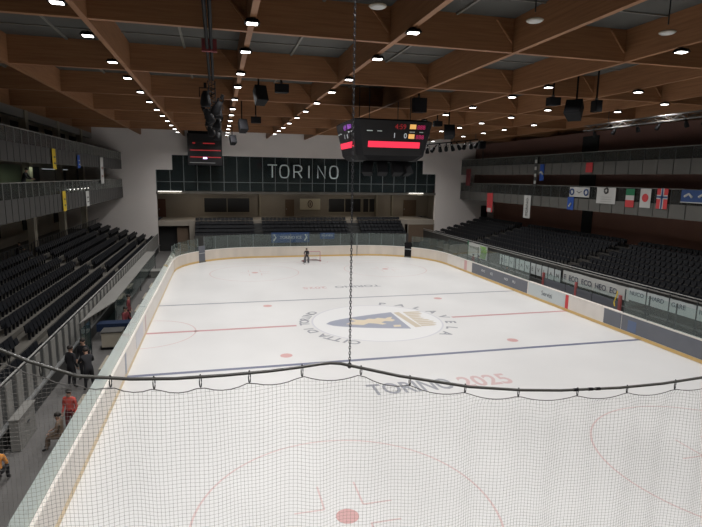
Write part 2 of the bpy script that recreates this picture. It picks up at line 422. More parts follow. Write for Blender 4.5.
# ------------------------------------------------------------------ ice and its markings
def rrect(hx, hy, R_, n=10):
    P = []
    for cx, cy, a0 in ((hx - R_, hy - R_, 0), (-hx + R_, hy - R_, PI / 2), (-hx + R_, -hy + R_, PI), (hx - R_, -hy + R_, 1.5 * PI)):
        for i in range(n + 1):
            t = a0 + PI / 2 * i / n; P.append((cx + R_ * math.cos(t), cy + R_ * math.sin(t)))
    return P
RR = 8.5
ice = MB(); pr = rrect(15.02, 30.02, RR, 14)
ice.hexa([(x, y, -.02) for x, y in pr], [(x, y, 0.) for x, y in pr])
ICE = obj('ice_sheet', ice, 'ice'); tag(ICE, 'white ice surface of the hockey rink filling the hall floor', 'ice')
Z1, Z2, Z3 = .003, .006, .009
def line_y(y, w, mt, nm, lb):
    part(nm, MB().quad([(-15, y - w / 2, Z1), (15, y - w / 2, Z1), (15, y + w / 2, Z1), (-15, y + w / 2, Z1)]), mt, ICE, lb)
BL = 7.25
# centre line stops at the emblem
for a, b in ((-15, -5.6), (5.6, 15)): part('centre_line', MB().quad([(a, -.15, Z1), (b, -.15, Z1), (b, .15, Z1), (a, .15, Z1)]), 'red_line', ICE, 'red centre line')
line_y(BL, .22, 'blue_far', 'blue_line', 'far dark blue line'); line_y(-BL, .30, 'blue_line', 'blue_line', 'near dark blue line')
gl = MB(); gl.quad([(-13.9, 25.97, Z1), (13.9, 25.97, Z1), (13.9, 26.03, Z1), (-13.9, 26.03, Z1)]); part('goal_line', gl, 'red_thin', ICE)
for sx in (-1, 1):
    for y in (-(BL - 1.5), BL - 1.5): part('faceoff_spot', MB().disc((7 * sx, y), .34, Z1), 'spot', ICE)
    for sy in (-1, 1):
        c = (7 * sx, 20 * sy)
        part('faceoff_spot', MB().disc(c, .34, Z2), 'spot', ICE)
        part('faceoff_circle', MB().disc(c, 4.5, Z1, 72, r0=4.43), 'red_thin', ICE)
        for s in (-1, 1):
            for q in (-1, 1):
                hm = MB()
                hm.box(c[0] + s * .6 - .03, c[0] + s * .6 + .03, c[1] + q * .45, c[1] + q * 1.65, .001, Z1)
                hm.box(c[0] + s * .6 if s > 0 else c[0] - 1.5, c[0] + 1.5 if s > 0 else c[0] - .6, c[1] + q * .45 - .03, c[1] + q * .45 + .03, .001, Z1)
                part('hash_mark', hm, 'red_thin', ICE)
part('referee_crease', MB().disc((-15, 0), 3.0, Z1, 40, r0=2.92, a0=-PI / 2, a1=PI / 2), 'red_thin', ICE)
part('goal_crease', MB().disc((0, 26), 1.83, Z1, 24, r0=1.76, a0=PI, a1=2 * PI), 'red_thin', ICE)
# emblem
part('centre_disc', MB().disc((0, 0), 4.42, .0015, 90), 'ice_white', ICE, 'whiter disc inside the centre circle')
part('centre_circle', MB().disc((0, 0), 4.54, Z1, 90, r0=4.42), 'emb_ring', ICE)
sh = MB(); top = []; n = 14
def shield(t, s): return (-3.6 + 5.3 * t, s * 2.15 * (t ** .55))
ptsu = [shield(i / n, 1) for i in range(n + 1)]; ptsl = [shield(i / n, -1) for i in range(n + 1)]
for i in range(n):
    sh.quad([(*ptsl[i], Z1), (*ptsl[i + 1], Z1), (*ptsu[i + 1], Z1), (*ptsu[i], Z1)])
part('emblem_shield', sh, 'emb_blue', ICE, 'pale blue shield painted at centre ice')
# the rearing bull, seen with its head to the right
bull = [(-1.7, -.55), (-1.2, -.75), (-.7, -.35), (-.2, -.6), (.1, -.9), (.45, -.75), (.2, -.35), (.55, -.05), (1.0, -.25), (1.35, .05), (1.15, .45), (1.4, .9), (1.0, .8), (.75, .55),
        (.3, .85), (.0, .6), (-.4, .75), (-.8, .45), (-1.3, .6), (-1.55, 1.0), (-1.8, .7), (-1.45, .3), (-1.9, .05), (-2.3, -.3), (-2.0, -.45)]
bm = MB(); bm.quad([(x, y, Z2) for x, y in bull]); bm.quad([(.7, -1.55, Z2), (1.2, -1.6, Z2), (1.3, -1.15, Z2), (.8, -1.1, Z2)])
part('emblem_bull', bm, 'emb_gold', ICE, 'golden bull on the blue shield')
cw = MB()
cw.quad([(1.85, 2.0, Z1), (2.1, -1.9, Z1), (2.55, -1.85, Z1), (2.3, 2.1, Z1)])
for k in range(9):
    y0 = -1.75 + k * .43
    cw.quad([(2.6, y0, Z1), (3.5 + .25 * math.sin(k), y0 + .02, Z1), (3.75 + .25 * math.sin(k), y0 + .18, Z1), (3.5 + .25 * math.sin(k), y0 + .34, Z1), (2.6, y0 + .36, Z1)])
part('emblem_crown', cw, 'emb_tan', ICE, 'tan mural crown beside the shield')
def arc_text(s, a0, a1, rad, size):
    m = MB()
    for i, ch in enumerate(s):
        if ch == ' ': continue
        a = a0 + (a1 - a0) * i / (len(s) - 1)
        o = Vector((rad * math.cos(a), rad * math.sin(a), Z1)); X = Vector((math.sin(a), -math.cos(a), 0)); Y = Vector((math.cos(a), math.sin(a), 0))
        m.text(ch, size, o, X, Y, align='CENTER', depth=.001, sx=1.1, bold=.03)
    return m
part('emblem_lettering', arc_text('PALAVELA', 1.2, -.8, 4.75, 1.0), 'emb_grey', ICE, 'grey capitals around the right of the emblem')
part('emblem_lettering', arc_text('CITTA DI TORINO', 4.15, 2.5, 4.72, .9), 'emb_grey', ICE, 'grey capitals around the left of the emblem')
part('ice_lettering', MB().text('TORINO', 1.75, (-3.85, -11.9, Z1), (1, 0, 0), (0, 1, 0), bold=.02, depth=.001, sx=.62), 'emb_grey', ICE, 'grey word TORINO near the net')
part('ice_lettering', MB().text('2025', 1.75, (.75, -11.9, Z1), (1, 0, 0), (0, 1, 0), bold=.02, depth=.001, sx=.78), 'emb_red', ICE, 'faded red 2025 near the net')
part('ice_lettering', MB().text('TORINO', 1.1, (3.8, 12.0, Z1), (-1, 0, 0), (0, -1, 0), bold=.02, depth=.001, sx=1.0), 'emb_grey', ICE, 'grey word TORINO upside down beyond the far blue line')
part('ice_lettering', MB().text('2025', 1.1, (-1.2, 12.0, Z1), (-1, 0, 0), (0, -1, 0), bold=.02, depth=.001, sx=1.0), 'emb_red', ICE, 'faded red 2025 upside down beyond the far blue line')

# ------------------------------------------------------------------ dasher boards
def sweep(path, prof, m=0, mb=None):    # path [(x,y,nx,ny)], closed profile [(offset outward, z)]
    mb = mb or MB(); base = len(mb.v); K = len(prof)
    for x, y, nx, ny in path:
        for o, z in prof: mb.v.append((x + nx * o, y + ny * o, z))
    for i in range(len(path) - 1):
        for k in range(K):
            l = (k + 1) % K
            mb.f.append((base + i * K + k, base + i * K + l, base + (i + 1) * K + l, base + (i + 1) * K + k)); mb.m.append(m)
    e = base + (len(path) - 1) * K
    mb.f.append(tuple(base + k for k in reversed(range(K)))); mb.m.append(m)
    mb.f.append(tuple(e + k for k in range(K))); mb.m.append(m)
    return mb
def rect(o0, o1, z0, z1): return [(o0, z0), (o1, z0), (o1, z1), (o0, z1)]
def seg(p0, p1, n=1): 
    d = Vector((p1[0] - p0[0], p1[1] - p0[1])); d.normalize(); nx, ny = d.y, -d.x
    return [(p0[0] + (p1[0] - p0[0]) * i / n, p0[1] + (p1[1] - p0[1]) * i / n, nx, ny) for i in range(n + 1)]
def arc(cx, cy, a0, a1, n):
    return [(cx + RR * math.cos(t), cy + RR * math.sin(t), math.cos(t), math.sin(t)) for t in [a0 + (a1 - a0) * i / n for i in range(n + 1)]]
BH = 1.26
def board_section(path, label, face='board', glass_top=2.15, step=1, gl=True, postmat='steel', skip=()):
    mx = sum(p[0] for p in path) / len(path); my = sum(p[1] for p in path) / len(path)
    t = thing('dasher_board', (path[0][0], path[0][1], 0), label, 'rink board')
    part('board_face', sweep(path, rect(0, .12, .2, BH)), face, t)
    part('kick_strip', sweep(path, rect(-.015, .12, 0.002, .2)), 'kick_l' if path[-1][0] < -14 else 'kick', t, 'yellow kick strip')
    part('cap_rail', sweep(path, rect(-.03, .2, BH, BH + .06)), 'cap', t, 'pale cap rail')
    if gl:
        for i in range(len(path) - 1):
            a, b = path[i], path[i + 1]
            if i in skip: continue
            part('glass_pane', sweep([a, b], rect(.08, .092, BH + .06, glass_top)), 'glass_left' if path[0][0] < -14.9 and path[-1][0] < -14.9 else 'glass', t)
        if postmat:
            for i in range(len(path)):
                x, y, nx, ny = path[i]
                part('glass_post', MB().box(x + nx * .12 - .03, x + nx * .12 + .03, y + ny * .12 - .03, y + ny * .12 + .03, BH + .06, glass_top + .03), postmat, t)
    return t
# outward normals: left side normal -x
def leftpath(y0, y1, n): return [(-15, y0 + (y1 - y0) * i / n, -1, 0) for i in range(n + 1)]
def rightpath(y0, y1, n): return [(15, y0 + (y1 - y0) * i / n, 1, 0) for i in range(n + 1)]
def farpath(x0, x1, n): return [(x0 + (x1 - x0) * i / n, 30, 0, 1) for i in range(n + 1)]
LB = board_section(leftpath(-21.5, 21.5, 18), 'long left rink board with low glass beside the team benches', 'board', 2.15, postmat=None)
board_section(arc(-15 + RR, 30 - RR, PI, PI * .762, 4), 'curved rink board at the far left corner before the gate', 'board_tan', 2.7, postmat='mullion')
board_section(arc(-15 + RR, 30 - RR, PI * .728, PI / 2, 4) + farpath(-6.2, 6.4, 6)[1:], 'far end rink board behind the goal', 'board_tan', 2.85, postmat='mullion')
board_section(arc(15 - RR, 30 - RR, PI / 2, PI * .272, 4), 'curved rink board at the far right, left of the dark gate', 'board_tan', 2.85, postmat='mullion')
board_section(arc(15 - RR, 30 - RR, PI * .238, 0, 5), 'curved rink board at the far right corner beyond the gate', 'board_tan', 2.7, postmat='post')
RB = board_section(rightpath(21.5, 5.2, 7), 'right rink board with tall glass beyond the penalty boxes', 'board', 2.95, postmat='post')
RP = board_section(rightpath(5.2, -5.6, 4), 'right rink board in front of the penalty boxes, without glass', 'board', 1, gl=False)
RN = board_section(rightpath(-5.6, -21.5, 8), 'nearest right rink board with tall glass and a slate banner', 'board', 2.85, postmat='post')
board_section(arc(-15 + RR, -30 + RR, PI, PI * 1.5, 6), 'curved rink board at the near left corner below the net', 'board', 2.15, postmat=None)
board_section(arc(15 - RR, -30 + RR, -PI / 2, 0, 6), 'curved rink board at the near right corner below the net', 'board', 2.95)
board_section([(6.5 - 13. * i / 5, -30, 0, -1) for i in range(6)], 'near end rink board below the camera', 'board', 2.15)
def banner_on_right(y0, y1, mt, parent, nm='banner', lb=None, z0=.22, z1=BH - .02):
    return part(nm, MB().box(14.985, 15.0, min(y0, y1), max(y0, y1), z0, z1), mt, parent, lb)
bn = banner_on_right(15.4, 5.25, 'slate', RB, 'banner', 'slate blue banner with white marks')
bt = MB()
for y, s in ((13.0, 'VIVO'), (11.2, 'ICE'), (8.6, 'NOI'), (7.2, 'PIU')): bt.text(s, .34, (14.97, y + .4, .68), (0, -1, 0), (0, 0, 1), depth=.004)
part('banner_lettering', bt, 'white_text', bn)
banner_on_right(17.2, 16.6, 'spot', RB, 'red_mark')
lt = banner_on_right(5.1, .2, 'pale', RP, 'banner', 'pale grey banner with cursive lettering')
part('banner_lettering', MB().text('Suzuki', .6, (14.97, 3.1, .5), (0, -1, 0), (0, 0, 1), depth=.004) if False else MB().text('Servizi', .55, (14.97, 3.2, .55), (0, -1, 0), (0, 0, 1), depth=.004), 'slate', lt)
banner_on_right(.15, -.2, 'red', RP, 'centre_mark', 'red centre strip', .2, BH)
bn2 = banner_on_right(-5.65, -21.0, 'slate', RN, 'banner', 'long slate grey banner')
part('banner_patch', MB().box(14.975, 14.985, -6.9, -6.2, .3, 1.0), 'slate_blue', bn2)
banner_on_right(-4.0, -5.6, 'slate', RP, 'banner', 'slate grey banner')
part('blue_mark', MB().box(-15, -14.985, -7.42, -7.1, .2, BH), 'emb_blue', LB); part('red_mark', MB().box(-15, -14.985, -.15, .15, .2, BH), 'emb_red', LB)
part('banner', MB().box(-15, -14.988, -3.9, -1.2, .3, 1.15), 'emb_ring', LB, 'faded grey banner')
# gates in the far corners
for a, lab, mt in ((PI * .745, 'grey blue gate post padding in the far left corner of the boards', 'slate'), (PI * .255, 'black padded gate in the far right corner of the boards', 'black')):
    cx = -15 + RR if a > PI / 2 else 15 - RR
    p = arc(cx, 30 - RR, a - .055, a + .055, 1)
    t = thing('board_gate', (p[0][0], p[0][1], 0), lab, 'gate')
    part('gate_panel', sweep(p, rect(.0, .25, .02, 1.85)), mt, t); part('gate_base', sweep(p, rect(-.1, .35, 0, .12)), 'concrete', t)
    part('gate_latch', sweep([p[0], p[1]], rect(-.05, 0, 1.0, 1.08)), 'steel', t)

# goal
g = thing('hockey_goal', (0, 26, 0), 'small hockey goal with red posts at the far end of the ice', 'goal')
for sx in (-1, 1): part('goal_post', MB().tube([(sx * .93, 26, 0), (sx * .93, 26, 1.22)], .045, 8), 'red_line', g)
part('crossbar', MB().tube([(-.93, 26, 1.22), (.93, 26, 1.22)], .045, 8), 'red_line', g)
part('base_frame', MB().tube([(-.93, 26, .05), (-1.15, 26.6, .05), (-.6, 27.1, .05), (.6, 27.1, .05), (1.15, 26.6, .05), (.93, 26, .05)], .05, 6), 'cloth_dred', g)
nm = MB()
for i in range(13):
    x = -.93 + 1.86 * i / 12; nm.tube([(x, 26.02, 1.2), (x * .9, 26.6, 1.1), (x * .75, 27.08, .06)], .008, 3)
for i in range(1, 8):
    z = 1.2 * (1 - i / 8); k = i / 8; nm.tube([(-.93, 26.02, z), (-.93 + .2 * k, 26.55 + .3 * k, z), (.93 - .2 * k, 26.55 + .3 * k, z), (.93, 26.02, z)], .008, 3)
part('goal_net', nm, 'white', g)

# ------------------------------------------------------------------ people
POSE = {}
def joints(pose):
    J = {}; E_ = []
    if pose == 'sit': pz, ty = .56, 0
    else: pz, ty = .95, 0
    lean = {'stand': .03, 'lean': .30, 'sit': .10, 'goalie': .22, 'bend': .34}[pose]
    up = lambda h: (0, lean * h, pz + h * (1 - lean * .25))
    J['pelvis'] = (*up(0), .155, 'p'); J['waist'] = (*up(.2), .135, 's'); J['chest'] = (*up(.42), .165, 's'); J['neck'] = (*up(.56), .06, 'k')
    J['chin'] = (up(.64)[0], up(.64)[1] + .02, up(.64)[2], .085, 'k'); J['crown'] = (up(.77)[0], up(.77)[1] + .01, up(.77)[2], .095, 'k')
    E_ += [('pelvis', 'waist'), ('waist', 'chest'), ('chest', 'neck'), ('neck', 'chin'), ('chin', 'crown')]
    for s, n in ((-1, 'l'), (1, 'r')):
        sx = s
        sh = up(.48)
        J['sh' + n] = (sx * .19, sh[1], sh[2], .072, 's')
        if pose == 'stand': el, wr, hd = (sx * .25, sh[1] - .03, sh[2] - .29), (sx * .25, sh[1] + .08, sh[2] - .53), (sx * .24, sh[1] + .12, sh[2] - .61)
        elif pose == 'sit': el, wr, hd = (sx * .26, sh[1] + .05, sh[2] - .27), (sx * .17, sh[1] + .27, sh[2] - .36), (sx * .14, sh[1] + .35, sh[2] - .38)
        else: el, wr, hd = (sx * .28, sh[1] + .14, sh[2] - .25), (sx * .18, sh[1] + .36, sh[2] - .33), (sx * .15, sh[1] + .44, sh[2] - .34)
        J['el' + n] = (*el, .052, 's'); J['wr' + n] = (*wr, .036, 's'); J['hd' + n] = (*hd, .038, 'k')
        spread = .1 if pose != 'goalie' else .2
        J['hip' + n] = (sx * .1, 0, pz - .04, .115, 'p')
        if pose == 'sit': kn, an, to = (sx * .13, .44, .52), (sx * .12, .46, .10), (sx * .13, .62, .045)
        else: kn, an, to = (sx * (.1 + spread * .3), .06 if pose == 'goalie' else .03, .5), (sx * (.1 + spread * .5), -.02, .1), (sx * (.12 + spread * .6), .15, .045)
        J['kn' + n] = (*kn, .07, 'p'); J['an' + n] = (*an, .05, 'p'); J['to' + n] = (*to, .042, 'f')
        E_ += [('chest', 'sh' + n), ('sh' + n, 'el' + n), ('el' + n, 'wr' + n), ('wr' + n, 'hd' + n), ('pelvis', 'hip' + n), ('hip' + n, 'kn' + n), ('kn' + n, 'an' + n), ('an' + n, 'to' + n)]
    return J, E_
def body_mesh(pose):
    if pose in POSE: return POSE[pose]
    J, E_ = joints(pose); names = list(J)
    me = bpy.data.meshes.new('body'); me.from_pydata([J[n][:3] for n in names], [(names.index(a), names.index(b)) for a, b in E_], [])
    ob = bpy.data.objects.new('tmpbody', me); C.objects.link(ob)
    ob.modifiers.new('s', 'SKIN'); ob.modifiers.new('u', 'SUBSURF').levels = 2
    sd = me.skin_vertices[0].data
    for i, n in enumerate(names):
        rr_ = J[n][3]; sd[i].radius = (rr_, rr_ * .8 if n in ('chest', 'waist', 'pelvis') else rr_); sd[i].use_root = (n == 'pelvis')
    dg = bpy.context.evaluated_depsgraph_get(); em = bpy.data.meshes.new_from_object(ob.evaluated_get(dg))
    V = [tuple(v.co) for v in em.vertices]; F = [tuple(p.vertices) for p in em.polygons]
    segs = [(Vector(J[a][:3]), Vector(J[b][:3]), J[b][4] if b != 'neck' else 's') for a, b in E_]
    K = []
    idx = {'s': 0, 'p': 1, 'k': 2, 'f': 3}
    for fc in F:
        c = sum((Vector(V[i]) for i in fc), Vector()) / len(fc); best = None
        for a, b, k in segs:
            t = max(0, min(1, (c - a).dot(b - a) / (b - a).length_squared)); d = (c - (a + (b - a) * t)).length
            if best is None or d < best[0]: best = (d, k)
        K.append(idx[best[1]])
    bpy.data.objects.remove(ob)
    mb = MB(); mb.v = V; mb.f = F; mb.m = K
    # fingers rooted in the palm, nose and ears
    for s, n in ((-1, 'l'), (1, 'r')):
        h = Vector(J['hd' + n][:3]); w = Vector(J['wr' + n][:3]); d = (h - w).normalized(); side = Vector((1, 0, 0))
        for q, (off, ln) in enumerate(((-.026, .065), (-.009, .078), (.009, .072), (.026, .055))):
            a = h + side * off; mb.tube([a, a + d * ln * .6, a + d * ln * .9 + Vector((0, 0, -.025))], [.010, .009, .006], 5, 2)
        a = h - d * .03 - side * s * .025; mb.tube([a, a + d * .03 - side * s * .03, a + d * .06 - side * s * .032], [.012, .01, .007], 5, 2)
    hc = Vector(J['crown'][:3]); ch = Vector(J['chin'][:3]); mid = (hc + ch) / 2
    mb.tube([mid + Vector((0, .085, .03)), mid + Vector((0, .115, -.01)), mid + Vector((0, .09, -.02))], [.008, .016, .012], 5, 2)
    for s in (-1, 1): mb.tube([mid + Vector((s * .085, 0, -.02)), mid + Vector((s * .1, -.01, .03))], .018, 5, 2)
    for s in (-1, 1): mb.tube([mid + Vector((s * .035, .075, .035)), mid + Vector((s * .035, .095, .035))], .01, 5, 3)
    mb.tube([mid + Vector((-.025, .09, -.045)), mid + Vector((.025, .09, -.045))], .006, 5, 1)
    hair = MB(); c = (hc.x, hc.y - .015, hc.z - .015)
    hair.lathe(c, [(.098, -.04), (.112, 0), (.108, .04), (.085, .08), (.045, .103), (.01, .11)], 12)
    POSE[pose] = (mb, hair); return POSE[pose]
def person(loc, rz, pose, label, shirt='cloth_black', trousers='cloth_black', hairmat='hair', scale=1., extra=None):
    mb, hair = body_mesh(pose)
    t = thing('person', loc, label, 'person')
    t.rotation_euler = (0, 0, rz); t.scale = (scale,) * 3
    o = ORG[t]; ORG[t] = Vector((0, 0, 0))
    part('body', mb, [shirt, trousers, 'skin', 'shoe'], t, smooth=True)
    part('hair', hair, hairmat, t, smooth=True)
    if extra: extra(t)
    ORG[t] = o
    return t
def stick(t):
    part('hockey_stick', MB().tube([(.2, .35, 1.0), (.3, .75, .06), (.05, .95, .04)], .02, 5), 'black', t)
    p = MB()
    for s in (-1, 1): p.box(s * .19 - .11, s * .19 + .11, .04, .16, .1, .72)
    part('leg_pad', p, 'cloth_grey', t)
person((-.78, 25.1, 0), PI * .9, 'goalie', 'person in dark hockey kit standing in front of the far goal', extra=stick)
person((-17.2, -8.1, 0), -.6, 'stand', 'person in black standing at the left team bench, left of two others', scale=1.12)
person((-16.85, -7.2, 0), PI - .4, 'stand', 'person in black standing at the left team bench, farthest of three', 'cloth_black', scale=1.15)
person((-16.35, -8.6, 0), .5, 'bend', 'person in black leaning forward at the left bench, rightmost of three', 'cloth_black', scale=1.12)
person((-16.05, -12.9, 0), PI * .9, 'stand', 'person in a bright red jacket behind the left board', 'cloth_red', 'cloth_dred')
person((-16.1, -14.0, 0), PI * .5, 'sit', 'person in brown sitting behind the left board near the red jacket', 'wood_red', 'wood_red')
person((-17.35, -16.2, 0), 0., 'sit', 'person in an orange jacket at the left edge beside the boards', 'cloth_orange', 'cloth_black')
person((-16.25, .35, 0), -PI / 2 - .4, 'sit', 'person in dark clothes at the blue covered table, red collar', 'cloth_dred', 'cloth_black', scale=1.25)
person((-16.3, 2.2, 0), -PI / 2, 'stand', 'person in dark red standing beyond the blue covered table', 'cloth_dred', 'cloth_black', scale=1.15)
person((-22.55, 4.6, 8.25), -PI / 2, 'lean', 'person in black leaning on the lower left balcony rail', scale=1.05)
person((-25.3, 6.6, 3.13), -PI / 2, 'stand', 'person in dark clothes standing behind the top row at the left edge', 'cloth_grey')
person((-25.3, 10.6, 3.13), -PI / 2, 'bend', 'person bending at the top of the left stand', 'cloth_black', scale=.85)
person((19.2, 34.2, .4), -PI / 2, 'sit', 'person in black seated at the far right corner by the white wall', scale=1.15)
person((16.2, 17.6, 0), -PI / 2, 'stand', 'person in a dark red jacket standing behind the right board glass', 'cloth_dred', 'cloth_black')
person((16.3, 16.6, 0), -PI / 2, 'stand', 'person in black standing next to the dark red jacket on the right', 'cloth_black')
person((16.2, 10.7, .0), -PI / 2, 'stand', 'person in black with dark hair behind the right board banner', 'cloth_black', scale=.92)

# ------------------------------------------------------------------ left and right stands
def row_geom(i, side='left'): return (18.3 + 1.0 * i, 1.45 + .28 * i)      # front x, floor z
NROWS = {'left': 7, 'right': 9}
SLY, SRY = (-24, WY), (-24, WY)
for sgn, nmn in ((-1, 'left'), (1, 'right')):
    st = MB()
    st.box(*sorted((sgn * 18.05, sgn * 18.3)), -24, WY, 0, 1.45)
    NR = NROWS[nmn]
    for i in range(NR):
        x, z = row_geom(i); x1 = x + 1.0 if i < NR - 1 else HW
        st.box(*sorted((sgn * x, sgn * x1)), -24, WY, 0, z)
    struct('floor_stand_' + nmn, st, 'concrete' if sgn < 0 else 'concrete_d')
# seat prototype: tip-up shell on a small bracket, facing +x
sm = MB()
sm.hexa([(0, -.21, .40), (.20, -.21, .43), (.20, .21, .43), (0, .21, .40)], [(-.03, -.21, .44), (.12, -.19, .72), (.12, .19, .72), (-.03, .21, .44)])
sm.hexa([(-.08, -.25, .40), (-.02, -.25, .40), (-.02, .25, .40), (-.08, .25, .40)], [(-.15, -.235, .78), (-.10, -.235, .78), (-.10, .235, .78), (-.15, .235, .78)])
sm.box(-.05, .05, -.03, .03, 0, .41)
spots = []
for sgn, side, aisles in ((-1, 'left', (-6.9, 11.8, 29.5)), (1, 'right', (-13., 6.8, 24.4))):
    for i in range(NROWS[side]):
        x, z = row_geom(i)
        y = -15.5 + .25
        while y < WY - .4:
            if all(abs(y - a) > .75 for a in aisles): spots.append((sgn * (x + .22), y, z, side, i, PI if sgn > 0 else 0))
            y += .52
# far stand
FR = [(33.0 + .68 * i, 1.95 + .42 * i) for i in range(5)]
fs = MB(); 
for i, (y, z) in enumerate(FR): fs.box(-13.4, 14.4, y, y + .68 if i < 4 else WY - .14, 0, z)
struct('floor_stand_far', fs, 'panel_d')
struct('wall_stand_far', MB().box(-13.4, 14.4, 32.88, 32.98, 0, 2.45), 'panel')
for i, (y, z) in enumerate(FR):
    x = -13.1
    while x < 14.2:
        if not (-6.3 < x < -4.8 or 6.6 < x < 7.8): spots.append((x, y + .45, z, 'far', i, -PI / 2))
        x += .52
vis = sorted([s for s in spots if s[3] != 'far' and seen((s[0], s[1], s[2] + .5), 2)], key=lambda s: (Vector(s[:3]) - CAMP).length)[:300]
visset = set(vis)
seat_mesh = sm.mesh('stadium_seat', 'seat')
SIDE_AT = {'left': 'left', 'right': 'right'}
for s in vis:
    o = bpy.data.objects.new('stadium_seat', seat_mesh); C.objects.link(o); o.location = s[:3]; o.rotation_euler = (0, 0, s[5])
    tag(o, 'dark tip-up plastic seat in the %s row of the %s stand counted from the ice' % (ORD[s[4]], s[3]), 'seat', '%s row seats of the %s stand' % (ORD[s[4]], s[3]))
rest = MB()
for s in spots:
    if s in visset: continue
    c, sn = math.cos(s[5]), math.sin(s[5]); n = len(rest.v)
    rest.v += [(s[0] + x * c - y * sn, s[1] + x * sn + y * c, s[2] + z) for x, y, z in sm.v]
    rest.f += [tuple(n + k for k in fc) for fc in sm.f]; rest.m += sm.m
tag(obj('stadium_seats_beyond', rest, 'seat'), 'remaining dark plastic seats filling the left, right and far stands', 'seats', None, 'stuff')

# front barriers of the stands
lb = thing('stand_barrier', (-18, -24, .9), 'grey panelled barrier with steel rail in front of the left stand', 'barrier')
part('barrier_wall', MB().box(-18.05, -17.97, -24, WY, 0, 2.3), 'panel_d', lb)
y = -24.
k = 0
while y < WY - .6 and k < 100:
    part('barrier_panel', MB().box(-17.97, -17.93, y, y + .56, .95, 2.3), 'panel_l', lb); y += 1.06 ; k += 1
part('ledge', MB().box(-17.97, -17.8, -24, WY, .86, .95), 'steel', lb, 'pale ledge at the foot of the panels')
part('handrail', MB().tube([(-17.98, -24, 2.42), (-17.98, WY, 2.42)], .035, 8), 'rail', lb)
rb = thing('stand_barrier', (18, -24, .4), 'long dark grey barrier with a handrail in front of the right stand', 'barrier')
part('barrier_wall', MB().box(17.97, 18.05, -24, WY, 0, 2.5), 'panel', rb)
part('handrail', MB().tube([(18.0, -24, 2.72), (18.0, WY, 2.72)], .035, 8), 'rail', rb)
for k in range(40): part('rail_post', MB().box(17.98, 18.02, -23.5 + 1.5 * k, -23.46 + 1.5 * k, 2.56, 2.7), 'post', rb)
part('barrier_coping', MB().box(17.9, 18.12, -24, WY, 2.5, 2.56), 'panel_l', rb)
part('barrier_footing', MB().box(17.5, 17.97, -24, WY, 0, .9), 'panel_d', rb)

# left team bench zone
bc = thing('bench_canopy', (-17.3, 8, 0), 'long grey brown ledge roof beside the left team benches', 'canopy')
part('canopy_roof', MB().hexa([(-17.85, -3.6, 1.78), (-16.95, 1.5, 1.78), (-16.95, 24, 1.78), (-17.85, 24, 1.78)], [(-17.85, -3.6, 1.84), (-16.95, 1.5, 1.84), (-16.95, 24, 1.84), (-17.85, 24, 1.84)]), 'panel_l', bc)
for yy in (2., 7.5, 13, 18.5, 23.8): part('canopy_post', MB().box(-17.05, -16.99, yy - .03, yy + .03, 0, 1.78), 'post', bc)
for a, b in ((1.6, 7.4), (7.6, 12.9), (13.1, 18.4), (18.6, 23.7)): part('glass_pane', MB().box(-17.01, -17.0, a, b, .5, 1.7), 'teal', bc)
dt = thing('scorer_table', (-16.7, -.9, 0), 'scorer table with a blue cloth along its front by the left board', 'table')
part('tabletop', MB().box(-17.6, -15.6, -.9, -.1, .95, 1.0), 'navy_dark', dt, 'dark blue covered top'); part('table_cloth_front', MB().box(-17.6, -15.6, -.93, -.9, .55, 1.0), 'navy_dark', dt)
for x in (-17.5, -15.7): part('leg', MB().box(x - .03, x + .03, -.2, -.14, 0, .95), 'post', dt)
ds = thing('desk', (-16.5, -2.2, 0), 'pale box desk in front of the blue covered table', 'desk')
part('desk_front', MB().box(-17.0, -15.95, -2.65, -2.6, .12, .95), 'beige', ds); part('desk_top', MB().box(-17.05, -15.9, -2.7, -1.7, .95, 1.), 'panel', ds)
part('desk_side', MB().box(-17.0, -16.95, -2.6, -1.75, .1, .95), 'beige', ds); part('desk_side', MB().box(-16.0, -15.95, -2.6, -1.75, .1, .95), 'beige', ds); part('desk_base', MB().box(-17.05, -15.9, -2.72, -1.7, 0, .1), 'black', ds)
for k, yy in enumerate((-6.2, -11.2, 5.0, 9.0, 13.)):
    b = thing('team_bench', (-16.3, yy, 0), 'plain wooden team bench along the left board, %s' % ('beside the three people in black', 'nearest one, by the red jacket', 'just beyond the blue covered table', 'second beyond the blue covered table', 'farthest along the glass')[k], 'bench')
    part('bench_seat', MB().box(-16.25, -15.85, yy - 1.0, yy + 1.0, .42, .47), 'beige', b)
    for q in (-.9, .9): part('leg', MB().box(-16.2, -15.9, yy + q - .03, yy + q + .03, 0, .42), 'post', b)
cb = thing('cabinet', (-17.3, -13, 0), 'pale flat cabinet standing against the left barrier behind the net', 'cabinet')
part('cabinet_body', MB().hexa([(-17.76, -13.9, 0), (-17.45, -13.9, 0), (-17.45, -12.2, 0), (-17.76, -12.2, 0)], [(-17.76, -13.9, 1.15), (-17.48, -13.9, 1.15), (-17.48, -12.2, 1.15), (-17.76, -12.2, 1.15)]), 'panel_l', cb)
part('cabinet_top', MB().box(-17.78, -17.43, -13.93, -12.17, 1.15, 1.19), 'panel_l', cb)
part('door_handle', MB().box(-17.46, -17.42, -13.1, -12.9, .7, .74), 'post', cb)
gt = thing('bench_gate', (-17.2, -4.5, 0), 'glass screen with slim dark posts behind the left team bench', 'screen')
for yy in (-5.4, -4.4, -3.4): part('post', MB().box(-17.4, -17.35, yy, yy + .05, 0, 2.0), 'post', gt)
for yy in (-5.35, -4.35): part('glass_pane', MB().box(-17.38, -17.37, yy, yy + .95, .3, 1.95), 'teal', gt)
bo = thing('crate', (-15.9, 20.5, 0), 'low grey crate in the far left corner beside the boards', 'crate')
part('crate_body', MB().box(-16.9, -15.6, 19, 20.4, 0, .55), 'panel_l', bo); part('lid', MB().box(-16.95, -15.55, 18.95, 20.45, .55, .62), 'panel_l', bo)

